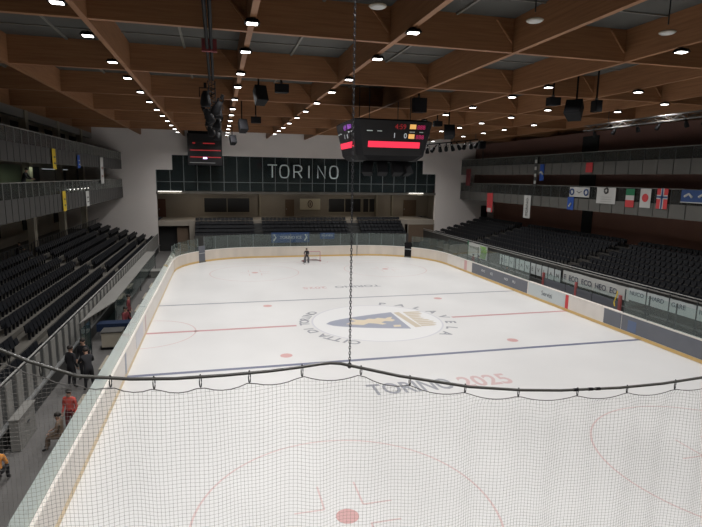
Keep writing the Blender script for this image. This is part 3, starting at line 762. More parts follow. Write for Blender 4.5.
# right side: penalty boxes and banners on the barrier
pb = thing('penalty_box', (16.2, .6, 0), 'low glass screen of the penalty boxes with red posts on the right', 'penalty box')
for a, b in ((5.0, 2.2), (2.1, -.9), (-1.0, -3.7)):
    part('screen_panel', MB().box(16.4, 16.44, b, a, .3, 1.55), 'slate', pb); part('glass_pane', MB().box(16.41, 16.42, b, a, 1.55, 2.0), 'glass', pb)
for yy in (5.15, .9, -3.75): part('post', MB().box(16.35, 16.5, yy - .1, yy + .1, 0, 2.0), 'post_red', pb, 'red padded post')
part('bench_seat', MB().box(16.0, 16.35, -3.5, 4.9, .42, .48), 'beige', pb)
part('tape', MB().tube([(16.0, -3.9, 2.35), (15.9, -4.0, 2.1), (15.8, -3.9, 1.6), (15.7, -4.1, 1.35)], .04, 5), 'yellow', pb, 'yellow tape hanging down')
def hang(name, x, y0, y1, z0, z1, mt, label, cat='banner', group=None, rnd=0, face=-1):
    """cloth hung on a wall along y; face=-1: looks to -x (right side), +1 looks to +x"""
    y0, y1 = min(y0, y1), max(y0, y1)
    t = thing(name, (x, (y0 + y1) / 2, z0), label, cat, group)
    m = MB(); n = 8
    for i in range(n):
        a = y0 + (y1 - y0) * i / n; b = y0 + (y1 - y0) * (i + 1) / n
        ra = .015 * math.sin(i * 1.9 + rnd); rb_ = .015 * math.sin((i + 1) * 1.9 + rnd)
        m.hexa([(x + ra, a, z0), (x + rb_, b, z0), (x + rb_ - face * .01 * -1, b, z0), (x + ra + face * .01, a, z0)],
               [(x + ra, a, z1), (x + rb_, b, z1), (x + rb_ + face * .01, b, z1), (x + ra + face * .01, a, z1)])
    part('cloth', m, mt, t)
    part('hanging_cord', MB().tube([(x, y0, z1), (x, y1, z1)], .02, 5), 'post', t)
    return t
# white/green banner
t = hang('banner', 17.6, 21.8, 17.1, 1.1, 2.65, 'white', 'white banner with green and lime figures on the right barrier')
part('print', MB().box(17.56, 17.58, 21.5, 21.75, 1.0, 2.75), 'green', t); mm = MB()
for k in range(5): mm.tube([(17.56, 18.6 - .26 * k, 1.2), (17.56, 18.3 - .26 * k, 1.9 + .1 * math.sin(k * 2)), (17.56, 18.55 - .26 * k, 2.5)], .07, 5)
part('print', mm, 'lime', t)
part('banner_lettering', MB().text('PATTINAGGIO', .38, (17.56, 21.2, 2.0), (0, -1, 0), (0, 0, 1), depth=.005, sx=.8), 'panel', t)
SL = ['sign panel with dark lettering, %s from the far end of the long pale row' % ORD[k] for k in range(11)]
for k in range(11):
    a = 14.6 - .92 * k
    t = thing('sign_panel', (17.7, a, 1.15), 'pale ' + SL[k], 'sign', 'row of pale signs on the right barrier')
    part('sign_sheet', MB().box(17.68, 17.72, a - .80, a, 1.2, 2.2), 'pale', t)
    part('sign_lettering', MB().text('NEVIA'[k % 5], .55, (17.67, a - .2, 1.5), (0, -1, 0), (0, 0, 1), depth=.004), 'panel', t)
    part('sign_post', MB().box(17.66, 17.74, a - .9, a - .84, .9, 2.4), 'post', t)
t = hang('banner', 17.75, 4.35, -3.1, 1.35, 2.35, 'white', 'long white banner with repeated dark capitals on the right barrier')
part('banner_lettering', MB().text('E  ECO  ECO  HEO  EO', .62, (17.7, 4.2, 1.6), (0, -1, 0), (0, 0, 1), depth=.005, sx=.98), 'ink', t)
for k, (a, b, s) in enumerate(((-3.5, -5.05, 'NUCO'), (-5.15, -6.9, '-HARD'), (-7.0, -8.9, 'GARE'), (-9.0, -10.9, 'ICE'))):
    t = hang('banner', 17.3, a, b, 1.62, 2.5, 'pale', 'pale banner reading %s behind the near right glass' % s.strip('-'), rnd=k)
    part('banner_lettering', MB().text(s, .42, (17.24, a - .15, 2.02), (0, -1, 0), (0, 0, 1), depth=.005), 'ink', t)
    part('hanging_post', MB().box(17.28, 17.36, b - .06, b, .0, 2.7), 'post', t)

# ------------------------------------------------------------------ balconies
def balcony(sgn, zb, zm, zt, y0, y1, label, wall):
    X = 23.5 if sgn > 0 else 21.9
    t = thing('balcony', (sgn * X, (y0 + y1) / 2, zb), label, 'balcony')
    part('balcony_slab', MB().box(*sorted((sgn * X, sgn * HW)), y0, y1, zm - .28, zm), 'panel_d', t)
    n = 0; y = y1; st = 1.52
    if sgn < 0: st = .98
    while y - st > y0 and n < 62:
        part('front_panel', MB().box(*sorted((sgn * (X - .06), sgn * X)), y - st + .07, y - .02, zb, zm), 'panel_r' if sgn > 0 else 'panel', t)
        n += 1; y -= st
    part('front_backing', MB().box(*sorted((sgn * X, sgn * (X + .05))), y0, y1, zb, zm), 'panel_d', t)
    y = y1
    part('balustrade_glass', MB().box(*sorted((sgn * X, sgn * (X + .02))), y0, y1, zm, zt - .03), 'rail_glass', t)
    k = 0
    while y > y0 and k < 64:
        part('balustrade_post', MB().box(*sorted((sgn * (X - .03), sgn * (X + .03))), y - .04, y, zm, zt - .05), 'panel_l' if sgn < 0 else 'panel_d', t); y -= 1.2 if sgn < 0 else 1.52; k += 1
    part('handrail', MB().box(*sorted((sgn * (X - .05), sgn * (X + .05))), y0, y1, zt - .05, zt), 'panel_l', t)
    part('end_panel', MB().box(*sorted((sgn * X, sgn * (X + 1.2))), y1 - .03, y1 + .02, zb, zt), 'panel', t)
    return t
YE = 36.45
balcony(-1, 10.4, 11.5, 12.4, -24, YE, 'upper grey balcony with vertical panels along the left wall', 'beige')
balcony(-1, 6.95, 8.25, 9.2, -24, YE, 'lower grey balcony with vertical panels along the left wall', 'beige')
balcony(1, 10.4, 11.55, 12.5, -24, YE, 'upper grey panelled balcony along the red brown right wall' , 'red_brown')
balcony(1, 7.0, 8.1, 9.3, -24, YE, 'lower grey panelled balcony hung with flags on the right wall', 'red_brown')
# left columns, roof edge, dark bays
struct('trim_2', MB().box(-25.4, -25.0, -46, WY, 13.95, 14.6), 'panel_l'); struct('trim_3', MB().box(-25.4, -25.0, -46, WY, 14.6, 15.9), 'wood')
struct('wall_gallery_left', MB().box(-26.6, -26.4, -24, WY, 8.25, 14.6), 'beige'); struct('wall_gallery_right', MB().box(25.6, 25.8, -24, WY, 8.1, 14.6), 'gallery_r')
for k, yy in enumerate((-21.5, -12.5, -3.5, 5.2, 13.9, 22.6, 31.2)):
    struct('column_left', MB().box(-25.4, -24.9, yy - .35, yy + .35, 0, 14.6), 'beige')
    struct('wall_bay_left', MB().box(-HW + .02, -HW + .1, yy + .9, yy + 4.6, 3.9 + .3, 6.7) if k % 2 else MB().box(-HW + .02, -HW + .1, yy + 2.4, yy + 4.0, 4.1, 6.5), 'dark')
    struct('wall_bay_upper', MB().box(-26.4, -26.33, yy + .9, yy + 7.6, 11.6, 13.9), 'dark')
    if yy != 5.2: struct('window_bay_left', MB().box(-26.4, -26.33, yy + 3.2, yy + 6.9, 8.4, 10.3), 'teal' if False else 'panel_d')
struct('door_1', MB().box(26.9, 27.9, WY - .06, WY, 3.2, 6.0), 'dark')
for yy in (16.1, -16.): struct('door_right', MB().box(HW - .12, HW - .02, yy - .8, yy + .8, 3.2, 7.8), 'dark'); struct('door_right_upper', MB().box(25.5, 25.58, yy * .92 - 3.7, yy * .92 - 1.4, 8.1, 14.2), 'dark')
# fence along the top of the left stand
tf = thing('top_fence', (-24.95, 0, 3.2), 'dark rail fence along the top of the left stand', 'fence')
part('handrail', MB().tube([(-24.8, -24, 4.35), (-24.8, WY - .05, 4.35)], .03, 6), 'post', tf)
for k in range(84): part('fence_bar', MB().box(-24.82, -24.78, -23.5 + .7 * k, -23.4 + .7 * k, 3.13, 4.33), 'post', tf)

# flags and banners on the balconies
X = 23.35
hang('pole_banner', X, 34.6, 33.3, 8.9, 11.2, 'cloth_dred', 'faded red narrow banner at the far end of the upper right balcony', rnd=1)
t = hang('pole_banner', X, 28.3, 26.9, 5.65, 8.1, 'red', 'red narrow banner with pale foot on the lower right balcony', rnd=2); part('print', MB().box(X - .06, X - .04, 27.2, 28.1, 5.7, 6.2), 'white', t)
t = hang('pole_banner', X, 19.8, 18.5, 5.55, 8.1, 'white', 'white narrow banner with grey print on the lower right balcony', rnd=3)
part('print', MB().text('TORINO', .62, (X - .06, 18.9, 5.75), (0, 0, 1), (0, 1, 0), depth=.005, sx=.85), 'panel_d', t)
t = hang('pole_banner', X, 18.2, 17.7, 9.05, 12.3, 'panel_d', 'dark narrow banner with pale patches beside the blue pennant', rnd=4)
for k in range(4): part('print', MB().box(X - .06, X - .04, 17.75, 18.1, 9.4 + .75 * k, 9.75 + .75 * k), 'white', t)
t = hang('pole_banner', X, 17.2, 16.4, 9.75, 11.5, 'blue', 'bright blue pennant with a white emblem on the upper right balcony', rnd=5)
part('print', MB().tube([(X - .06, 16.5, 10.4), (X - .06, 16.8, 10.7), (X - .06, 17.1, 10.6)], .09, 5), 'white', t)
hang('banner', X, 9.85, 8.9, 10.6, 11.5, 'red', 'small red banner on the upper right balcony', rnd=6)
t = hang('banner', X, 11.9, 9.05, 8.25, 9.2, 'white', 'white banner with two dark round emblems on the lower right balcony', rnd=7)
for yy in (11.5, 9.45):
    part('emblem', MB().tube([(X - .05, yy + .27 * math.sin(q), 8.72 + .27 * math.cos(q)) for q in [2 * PI * i / 12 for i in range(12)]], .07, 5, closed=True), 'navy', t)
part('emblem', MB().tube([(X - .05, 10.8, 8.8), (X - .05, 10.45, 8.65), (X - .05, 10.1, 8.8)], .03, 4), 'panel', t)
t = hang('banner', X, 12.1, 11.2, 6.95, 8.2, 'blue', 'blue banner hanging under the banner with two round emblems', rnd=8)
part('print', MB().tube([(X - .05, 11.8, 7.3), (X - .05, 11.5, 7.6)], .09, 5), 'white', t)
t = hang('banner', X, 8.0, 5.65, 7.8, 9.25, 'white', 'white square banner with a small crest on the lower right balcony', rnd=9)
part('emblem', MB().tube([(X - .05, 6.8 + .22 * math.sin(q), 8.95 + .22 * math.cos(q)) for q in [2 * PI * i / 10 for i in range(10)]], .08, 5, closed=True), 'panel', t)
for k in range(3): part('print', MB().box(X - .05, X - .035, 6.1, 7.5, 7.98 + .2 * k, 8.0 + .2 * k), 'panel_l', t)
def flag(y0, y1, z0, z1, bands, label):
    t = thing('flag', (X, (y0 + y1) / 2, z0), label, 'flag', 'national flags on the right balcony')
    for a, b, c, d, mt, e in bands:
        ya, yb = y0 + (y1 - y0) * a, y0 + (y1 - y0) * b; za, zb_ = z1 - (z1 - z0) * c, z1 - (z1 - z0) * d
        part('cloth_field', MB().box(X - .01 - e, X + .01 - e, min(ya, yb), max(ya, yb), min(za, zb_), max(za, zb_)), mt, t)
    part('hanging_cord', MB().tube([(X, y0, z1), (X, y1, z1)], .02, 5), 'post', t)
    return t
flag(4.45, 3.5, 7.65, 9.2, ((0, 1, 0, .36, 'green', 0), (0, 1, .36, .62, 'white', 0), (0, 1, .62, 1, 'red', 0)), 'green white and red flag on the lower right balcony')
t = flag(2.85, 1.75, 7.7, 9.25, ((0, 1, 0, 1, 'white', 0),), 'white flag with a red disc on the lower right balcony')
m = MB(); cy, cz = 2.3, 8.5; m.quad([(X - .03, cy + .34 * math.cos(q), cz + .34 * math.sin(q)) for q in [2 * PI * i / 20 for i in range(20)]]); part('disc', m, 'red', t)
flag(1.15, .1, 7.7, 9.3, ((0, 1, 0, 1, 'red', 0), (.36, .64, 0, 1, 'white', .02), (0, 1, .32, .52, 'white', .02), (.44, .56, 0, 1, 'navy', .04), (0, 1, .38, .46, 'navy', .04)), 'red flag with a white edged dark cross on the lower right balcony')
t = hang('banner', X, -1.1, -4.6, 8.3, 9.25, 'navy', 'dark blue banner with white figures at the right edge', rnd=10)
for yy in (-1.8, -3.0, -4.0): part('print', MB().tube([(X - .05, yy + .35, 8.75), (X - .05, yy, 8.95), (X - .05, yy - .3, 8.7)], .09, 5), 'white', t)
part('border', MB().box(X - .04, X - .02, -4.6, -1.1, 8.3, 8.36), 'white', t)
for a, b, c, d, mt, lab, pr_ in ((8.2, 9.1, 10.05, 11.5, 'yellow', 'yellow banner with dark mark on the upper left balcony', 'post'), (15.1, 16.0, 10.2, 11.3, 'blue', 'blue pennant on the upper left balcony', 'white'),
                           (23.9, 25.2, 8.8, 11.4, 'white', 'long white and red banner at the far end of the left balcony', 'cloth_dred'), (10.1, 10.9, 6.95, 8.45, 'yellow', 'yellow banner on the lower left balcony', 'post'),
                           (17.3, 18.3, 6.9, 8.25, 'white', 'narrow white banner on the lower left balcony', 'panel')):
    t = hang('pole_banner', -21.75, a, b, c, d, mt, lab, rnd=a, face=1)
    for k in range(2): part('print', MB().box(-21.72, -21.70, a + .3 * (b - a), a + .7 * (b - a), c + (d - c) * (.25 + .3 * k), c + (d - c) * (.33 + .3 * k)), pr_, t)
# light strip with small lamps under the left balcony
t = thing('bulb_string', (-21.8, 17, 8.5), 'short string of tiny white bulbs on the lower left balcony front', 'string lights')
part('cable', MB().tube([(-21.8, 12, 8.55), (-21.8, 19, 8.5)], .015, 4), 'post', t)
for k in range(6): part('bulb', MB().lathe((-21.8, 12.5 + 1.2 * k, 8.46), [(.015, 0), (.03, .02), (.03, .05), (.015, .07)], 6), 'tube_light', t)
t = thing('strip_light', (-25.5, 23, 10.1), 'thin white strip light behind the upper left balcony', 'ceiling light')
part('lamp_body', MB().box(-25.6, -25.5, 19, 27, 10.15, 10.2), 'white', t); part('diffuser', MB().box(-25.6, -25.5, 19, 27, 10.1, 10.15), 'led_white', t)
struct('window_lit_bay', MB().box(-26.4, -26.33, 11.5, 16., 8.3, 10.4), mat('lit_room_wall', (.42, .48, .36), .8))

# far end banners on the boards glass
t = thing('banner', (-1.6, 32.8, 1.5), 'blue banner with white figures and lettering behind the far goal', 'banner')
part('cloth', MB().box(-4.05, .8, 32.78, 32.83, 1.45, 2.75), 'navy', t)
part('banner_lettering', MB().text('TORINO ICE', .5, (-1.6, 32.75, 1.95), align='CENTER', depth=.005), 'white_text', t)
for xx in (-3.6, .35): part('print', MB().tube([(xx - .2, 32.74, 1.7), (xx + .1, 32.74, 2.1), (xx - .1, 32.74, 2.5)], .1, 5), 'white_text', t)
t = thing('banner', (3.1, 32.8, 1.8), 'small blue banner right of the larger one behind the far goal', 'banner')
part('cloth', MB().box(2.2, 4.1, 32.78, 32.83, 1.85, 2.65), 'navy', t); part('banner_lettering', MB().text('PALAVELA', .34, (3.15, 32.75, 2.2), align='CENTER', depth=.005, sx=.95), 'white_text', t)

# ------------------------------------------------------------------ floodlights
def lamp_proto(loc):
    x, y, z = loc
    t = thing('floodlight', loc, '', 'floodlight')
    part('housing', MB().hexa([(x - .24, y - .19, z), (x + .24, y - .19, z), (x + .24, y + .19, z), (x - .24, y + .19, z)], [(x - .17, y - .13, z + .12), (x + .17, y - .13, z + .12), (x + .17, y + .13, z + .12), (x - .17, y + .13, z + .12)]), 'black', t)
    part('lens', MB().box(x - .165, x + .165, y - .125, y + .125, z - .02, z), 'lens', t)
    part('bracket', MB().tube([(x, y, z + .12), (x, y, z + .17)], .035, 6), 'black', t)
    return t
cols = [
 ('the row above the left board', -14.74, 14.56, [-16.0, -12.3, -7.8, -3.9, .7, 5., 9.4, 13.5, 17.8, 22., 26.2, 30.4], [-36., -31.8, -27.6, -23.4, -19.6]),
 ('the row left of the goal', -9.28, 14.44, [-16.0, -12.1, -7.6, -3.8, 1., 5.8, 9.7, 14.1, 18.7, 22.6, 26.8, 31.], [-36., -31.8, -27.6, -23.4, -19.6]),
 ('the row passing left of the scoreboard', -4.15, 14.44, [-16.5, -12.5, -7.8, -3.8, .8, 5.3, 9.6, 14.3, 18.7, 22.6, 26.8], [-36., -31.8, -27.6, -23.4]),
 ('the row passing right of the scoreboard', 6.0, 14.44, [-17., -9.05, -5.6, -.8, 3.5, 7.7, 12., 16.3, 20.6, 24.8, 29.], [-36., -31.8, -27.6, -23.4]),
 ('the row above the right of the ice', 11.22, 14.44, [-13.5, -9.3, -1.4, 3.2, 7.8, 12., 16.1, 20.5, 24.8, 29.], [-36, -31, -26, -21.7]),
 ('the row above the right board', 16.0, 14.44, [-10.4, -6.2, -2.3, 2.6, 7.5, 12.4, 16.4, 21., 25., 29.5], [-31, -26, -21.7, -17.5]),
]
P0 = None
LAMPS = []
for rowname, x, z, ys, extra in cols:
    for k, yy in enumerate(sorted(ys, reverse=True)):
        lab = 'floodlight, %s from far wall in %s' % (ORD[k], rowname)
        if P0 is None: P0 = lamp_proto((x, yy, z)); P0['label'] = lab; P0['group'] = 'floodlights in ' + rowname
        else: dup(P0, (x, yy, z), lab, 'floodlights in ' + rowname)
        LAMPS.append((x, yy, z))
    for yy in extra:
        dup(P0, (x, yy, z), 'floodlight over the near end in ' + rowname, 'floodlights over the near end'); LAMPS.append((x, yy, z))
for k, (x, yy, z, lab) in enumerate(((-1.45, -19.2, 14.3, 'pale round lamp hanging near the top of the picture right of the chain, unlit'), (3.1, -19.3, 14.3, 'small round unlit lamp near the top right roof panel'), (-6.15, -19.1, 14.3, 'round pale lamp under the top roof panel above the chain'))):
    t = thing('round_lamp', (x, yy, z), lab, 'ceiling lamp')
    part('lamp_shade', MB().lathe((x, yy, z), [(.23, 0), (.25, .03), (.2, .06), (.05, .07)], 16), 'beige', t, smooth=True); part('diffuser', MB().lathe((x, yy, z - .02), [(.19, 0), (.21, .02)], 16), 'white', t)
    part('rod', MB().tube([(x, yy, z + .25), (x, yy, ROOFZ1)], .02, 6), 'post', t)
LP = 1.0
for i, (x, y, z) in enumerate(LAMPS):
    l = bpy.data.lights.new('flood', 'AREA'); l.shape = 'RECTANGLE'; l.size = .33; l.size_y = .25
    l.energy = 125 * LP; l.color = (1, .98, .965); l.spread = math.radians(146)
    o = bpy.data.objects.new('flood_light', l); C.objects.link(o); o.location = (x, y, z - .035)
# lounge lights and room lights
def area(x, y, z, sx, sy, e, col=(1, .9, .75), rot=(0, 0, 0), nm='room_light'):
    l = bpy.data.lights.new(nm, 'AREA'); l.shape = 'RECTANGLE'; l.size = sx; l.size_y = sy; l.energy = e; l.color = col
    o = bpy.data.objects.new(nm, l); C.objects.link(o); o.location = (x, y, z); o.rotation_euler = rot; return o
for k, x in enumerate((-13.5, -3.5, 7, 16)):
    t = thing('ceiling_lamp', (x, 40.5, 7.7), 'warm lounge ceiling lamp, %s of four from the left' % ORD[k], 'ceiling light')
    part('diffuser', MB().box(x - .5, x + .5, 40.3, 40.7, 7.68, 7.72), 'lens' if False else 'tube_light', t); part('lamp_body', MB().box(x - .55, x + .55, 40.25, 40.75, 7.72, 7.75), 'white', t)
    area(x, 40.5, 7.66, 1, .4, 26)
area(-16.3, WY - .22, 7.70, 2.8, .04, 8, (1, .95, .85)); area(16.6, WY - .22, 7.70, 2.2, .04, 8, (1, .95, .85))
area(-24.6, 13.5, 10.2, .6, 2.5, 9, (.85, 1, .75))

# ------------------------------------------------------------------ scoreboard cube
sb = thing('scoreboard', (.15, 0, 10.85), 'black hanging scoreboard cube with red display bars above centre ice', 'scoreboard')
def octo(hw, c, z): 
    P = [(hw, -hw + c), (hw, hw - c), (hw - c, hw), (-hw + c, hw), (-hw, hw - c), (-hw, -hw + c), (-hw + c, -hw), (hw - c, -hw)]
    return [(.02 + x, y, z) for x, y in P]
bd = MB(); bd.hexa(octo(2.18, .35, 11.15), octo(2.57, .35, 13.2)); part('cube_body', bd, 'led_off', sb)
part('cube_skirt', MB().hexa(octo(1.9, .5, 10.85), octo(2.18, .35, 11.15)), 'black', sb)
part('cube_top', MB().hexa(octo(2.57, .35, 13.2), octo(2.45, .35, 13.3)), 'black', sb)
for x, y in ((-1.2, -1.2), (1.5, -1.2), (-1.2, 1.2), (1.5, 1.2)): part('hanging_cable', MB().tube([(x, y, 13.3), (x, y, ROOFZ1)], .03, 5), 'post', sb)
def face(m, fn):   # map (u,v) on the tilted face to the world; u along the face, v up from 11.15
    return m
tilt = .39 / 2.05
def on_front(mb, e):   # mb drawn in (x, 0, z) plane -> front face (toward -y)
    mb.v = [(.15 + x, -(2.18 + tilt * (z - 11.15)) - e + y, z) for x, y, z in mb.v]; return mb
def on_left(mb, e):
    mb.v = [(.02 - (2.18 + tilt * (z - 11.15)) - e + y, -x, z) for x, y, z in mb.v]; return mb
for fn, nm_, full in ((on_front, 'front', 1), (on_left, 'left', 0)):
    part('led_bar', fn(MB().box(-1.72, 1.6, 0, .02, 11.62, 11.98), .04), 'led_red', sb, 'glowing red bar')
    def txt(s, x, z, sz, mt, lab=None):
        part('led_digits', fn(MB().text(s, sz, (x, 0, z), depth=.004), .05), mt, sb, lab)
    txt('4:59', -.1, 12.72, .42, 'led_red_dim' if full else 'led_purple', 'dim red clock digits'); txt('1', -.2, 12.2, .42, 'led_white'); txt('0', .5, 12.2, .42, 'led_white')
    part('led_block', fn(MB().box(.86, 1.26, 0, .02, 12.75, 13.02), .04), 'led_yellow' if full else 'led_purple', sb); part('led_block', fn(MB().box(.82, 1.2, 0, .02, 12.18, 12.45), .04), 'led_yellow' if full else 'led_off', sb)
    txt('888', 1.32, 12.74, .36, 'led_mag' if full else 'led_purple'); txt('888', 1.28, 12.17, .36, 'led_mag' if full else 'led_off')
    for a, b in ((-1.85, -1.5), (-1.2, -.9), (.86, 1.2), (1.5, 1.75)): part('caption', fn(MB().box(a, b, 0, .02, 12.55, 12.6), .04), 'letter', sb)
for k, (x, y, rr_) in enumerate(((-1.25, -1.0, .5), (-.5, -1.3, .1), (.45, -1.3, -.1), (1.25, -1.0, -.5))):
    pass
def speaker(name, c, w, h, d, rz, tl, label, rod=None, yoke=True, group=None):
    t = thing(name, c, label, 'loudspeaker', group)
    mx = Matrix.Translation(c) @ Matrix.Rotation(rz, 4, 'Z') @ Matrix.Rotation(tl, 4, 'X')
    b = MB().hexa([(-w / 2, -d / 2, -h / 2), (w / 2, -d / 2, -h / 2), (w * .4, d / 2, -h / 2), (-w * .4, d / 2, -h / 2)], [(-w / 2, -d / 2, h / 2), (w / 2, -d / 2, h / 2), (w * .4, d / 2, h / 2), (-w * .4, d / 2, h / 2)]).xf(mx)
    part('cabinet', b, 'black', t); part('grille', MB().box(-w * .45, w * .45, -d / 2 - .02, -d / 2, -h * .45, h * .45).xf(mx), 'grille', t)
    part('bracket', MB().box(-.06, .06, -.06, .06, h / 2, h / 2 + .14).xf(mx), 'post', t)
    if rod:
        top = mx @ Vector((0, 0, h / 2 + .1)); part('hanging_rod', MB().tube([tuple(top), (top[0], top[1], rod)], .05, 6), 'black', t)
    return t
for k, (x, y, rz, lb_) in enumerate(((-1.15, -1.0, -.5, 'leftmost'), (-.35, -1.35, -.1, 'second from left'), (.6, -1.35, .1, 'second from right'), (1.35, -1.0, .5, 'rightmost'))):
    speaker('loudspeaker', (x, y, 10.36), .66, .80, .5, rz, -.5, '%s of four black speakers hanging under the scoreboard' % lb_, group='speakers under the scoreboard')
fm = thing('speaker_frame', (.1, -1.1, 10.8), 'black mounting bar joining the speakers under the scoreboard', 'frame')
part('bar', MB().tube([(-1.3, -.95, 10.8), (-.35, -1.25, 10.8), (.6, -1.25, 10.8), (1.5, -.95, 10.8)], .05, 6), 'black', fm); part('stem', MB().tube([(.1, -1.1, 10.75), (.1, -1.0, 11.0)], .05, 6), 'black', fm)
# hanging speakers
speaker('loudspeaker', (-8.2, -5, 13.9), .62, .85, .6, .25, -.45, 'black speaker on a rod left of the chain, nearest and largest of three', rod=ROOFZ1)
speaker('loudspeaker', (-8.55, 7.0, 13.4), .62, .85, .6, .25, -.45, 'black speaker on a rod left of the chain, middle one of three', rod=ROOFZ1)
speaker('loudspeaker', (-9.28 + .35, 20, 13.2), .6, .8, .6, .25, -.45, 'small black speaker on a rod just above the glazing, farthest of three', rod=ROOFZ1)
speaker('loudspeaker', (-7.1, -5, 14.3), .75, .42, .5, 0, 0, 'small black box speaker right of the nearer rod speaker', rod=ROOFZ1)
speaker('loudspeaker', (-7.6, 7.0, 13.87), .75, .45, .5, 0, 0, 'small black box speaker right of the farther rod speaker', rod=ROOFZ1)
speaker('loudspeaker', (.95, -4, 13.95), .82, .8, .55, 0, 0, 'square black speaker hanging above the right side of the scoreboard', rod=ROOFZ1)
speaker('loudspeaker', (8.4, -8.0, 13.55), .85, .85, .8, -.9, -.5, 'large black speaker hanging at the right under the beams', rod=ROOFZ1)
speaker('loudspeaker', (7.3, -7.6, 14.0), .65, .42, .5, 0, 0, 'small black box left of the large right speaker', rod=ROOFZ1)
speaker('loudspeaker', (7.46, 6.0, 13.46), .85, .95, .7, -.3, -.4, 'black speaker hanging right of the scoreboard', rod=ROOFZ1)
speaker('loudspeaker', (6.6, 6.4, 14.1), .7, .4, .5, 0, 0, 'flat black box left of the speaker right of the scoreboard', rod=ROOFZ1)
speaker('loudspeaker', (9.9, -7.8, 13.85), .4, .6, .5, 0, 0, 'small dark speaker right of the large right speaker', rod=ROOFZ1)

# trusses with spots
def truss(name, p0, p1, label, w=.32, n=24, matn='truss'):
    t = thing(name, ((p0[0] + p1[0]) / 2, (p0[1] + p1[1]) / 2, p0[2]), label, 'truss')
    p0 = Vector(p0); p1 = Vector(p1); d = (p1 - p0); L = d.length; d.normalize(); s = Vector((0, 0, 1)).cross(d).normalized(); up = Vector((0, 0, 1))
    off = [s * w / 2 + up * w / 2, -s * w / 2 + up * w / 2, -s * w / 2 - up * w / 2, s * w / 2 - up * w / 2]
    ch = MB()
    for o in off: ch.tube([p0 + o, p1 + o], .028, 5)
    part('chords', ch, matn, t)
    lc = MB()
    for i in range(n):
        a = p0 + d * L * i / n; b = p0 + d * L * (i + 1) / n
        for k in range(4):
            q = off[k] if i % 2 else off[(k + 1) % 4]; w_ = off[(k + 1) % 4] if i % 2 else off[k]
            lc.tube([a + q, b + w_], .016, 4)
    part('lacing', lc, matn, t)
    for k in (.1, .5, .9): part('hanging_cable', MB().tube([p0 + d * L * k + up * w / 2, tuple(Vector((p0 + d * L * k).to_tuple()[:2] + (ROOFZ1,)))], .02, 4), 'post', t)
    return t
def spot_light(c, rz, tl, label, group, s=1., mt='black'):
    t = thing('spotlight', c, label, 'spotlight', group)
    mx = Matrix.Translation(c) @ Matrix.Rotation(rz, 4, 'Z') @ Matrix.Rotation(tl, 4, 'X') @ Matrix.Scale(s, 4)
    part('lamp_body', MB().lathe((0, 0, -.3), [(.13, 0), (.15, .08), (.12, .3), (.07, .42)], 10).xf(mx), mt, t, smooth=True)
    part('lens', MB().lathe((0, 0, -.315), [(.11, 0), (.12, .015)], 10).xf(mx), 'grille', t)
    part('yoke', MB().tube([(-.16, 0, -.05), (-.16, 0, .2), (.16, 0, .2), (.16, 0, -.05)], .02, 4).xf(mx), 'black', t)
    part('clamp', MB().box(-.04, .04, -.04, .04, .2, .34).xf(mx), 'black', t)
    return t
truss('lighting_truss', (16.3, 1.2, 13.65), (16.3, -22, 13.65), 'silver lattice truss with spotlights under the beams at the right', .34, 40)
for k, yy in enumerate((.2, -1.8, -3.9, -5.6, -7.6, -8.9)):
    spot_light((16.3, yy, 13.25), 1.2, .5 if k % 2 else -.3, 'spotlight under the silver truss, %s from its far end' % ORD[k], 'spotlights on the right truss', .9, 'black')
truss('lighting_truss', (-10.6, 14, 13.75), (-10.6, -8.5, 13.75), 'black lattice truss crowded with spotlights left of the goal', .3, 30, 'black')
for k in range(14):
    yy = -8 + 1.6 * k
    spot_light((-10.6 + (.28 if k % 2 else -.28), yy, 13.35 - .2 * (k % 3)), k * 1.1, .6 * math.sin(k * 2.1), 'spotlight on the black truss, %s from its near end' % ORD[k], 'spotlights on the left truss', 1.6, 'black')
t = thing('cable_bundle', (-10.6, -20, 14.2), 'thick black cable bundle running towards the black truss', 'cable')
for dx in (-.07, .07): part('cable', MB().tube([(-10.5 + dx, -34, 14.35), (-10.6 + dx, -20, 14.15), (-10.6 + dx, -8.5, 13.95)], .055, 6), 'black', t)
part('cable_clamp', MB().box(-10.85, -10.35, -14.1, -13.9, 13.95, 14.35), 'cloth_dred', t, 'dark red clamp')
t = thing('lighting_bar', (14.5, 20, 13.6), 'thin black bar with spotlights in front of the white far wall', 'bar')
part('tube', MB().tube([(11.2, 20, 13.35), (17.3, 20, 14.1)], .06, 6), 'black', t)
for x in (11.6, 14.5, 17): part('hanging_cable', MB().tube([(x, 20, 13.4 + (x - 11.2) * .12), (x, 20, ROOFZ1)], .03, 4), 'post', t)
for k in range(9):
    x = 11.4 + .72 * k
    spot_light((x, 20, 12.85 + (x - 11.2) * .12), k * .9, .7 * math.sin(k * 1.7), 'black spotlight on the bar before the white wall, %s from the left' % ORD[k], 'spotlights on the far bar', 1.45)
t = thing('winch', (17.4, 20, 13.2), 'black motor box with hanging cable at the right end of the far bar', 'motor')
part('housing', MB().box(17.45, 18.1, 19.7, 20.3, 13.1, 13.9), 'black', t); part('cable', MB().tube([(17.95, 20, 13.1), (18.0, 20, 12.0)], .05, 5), 'black', t)

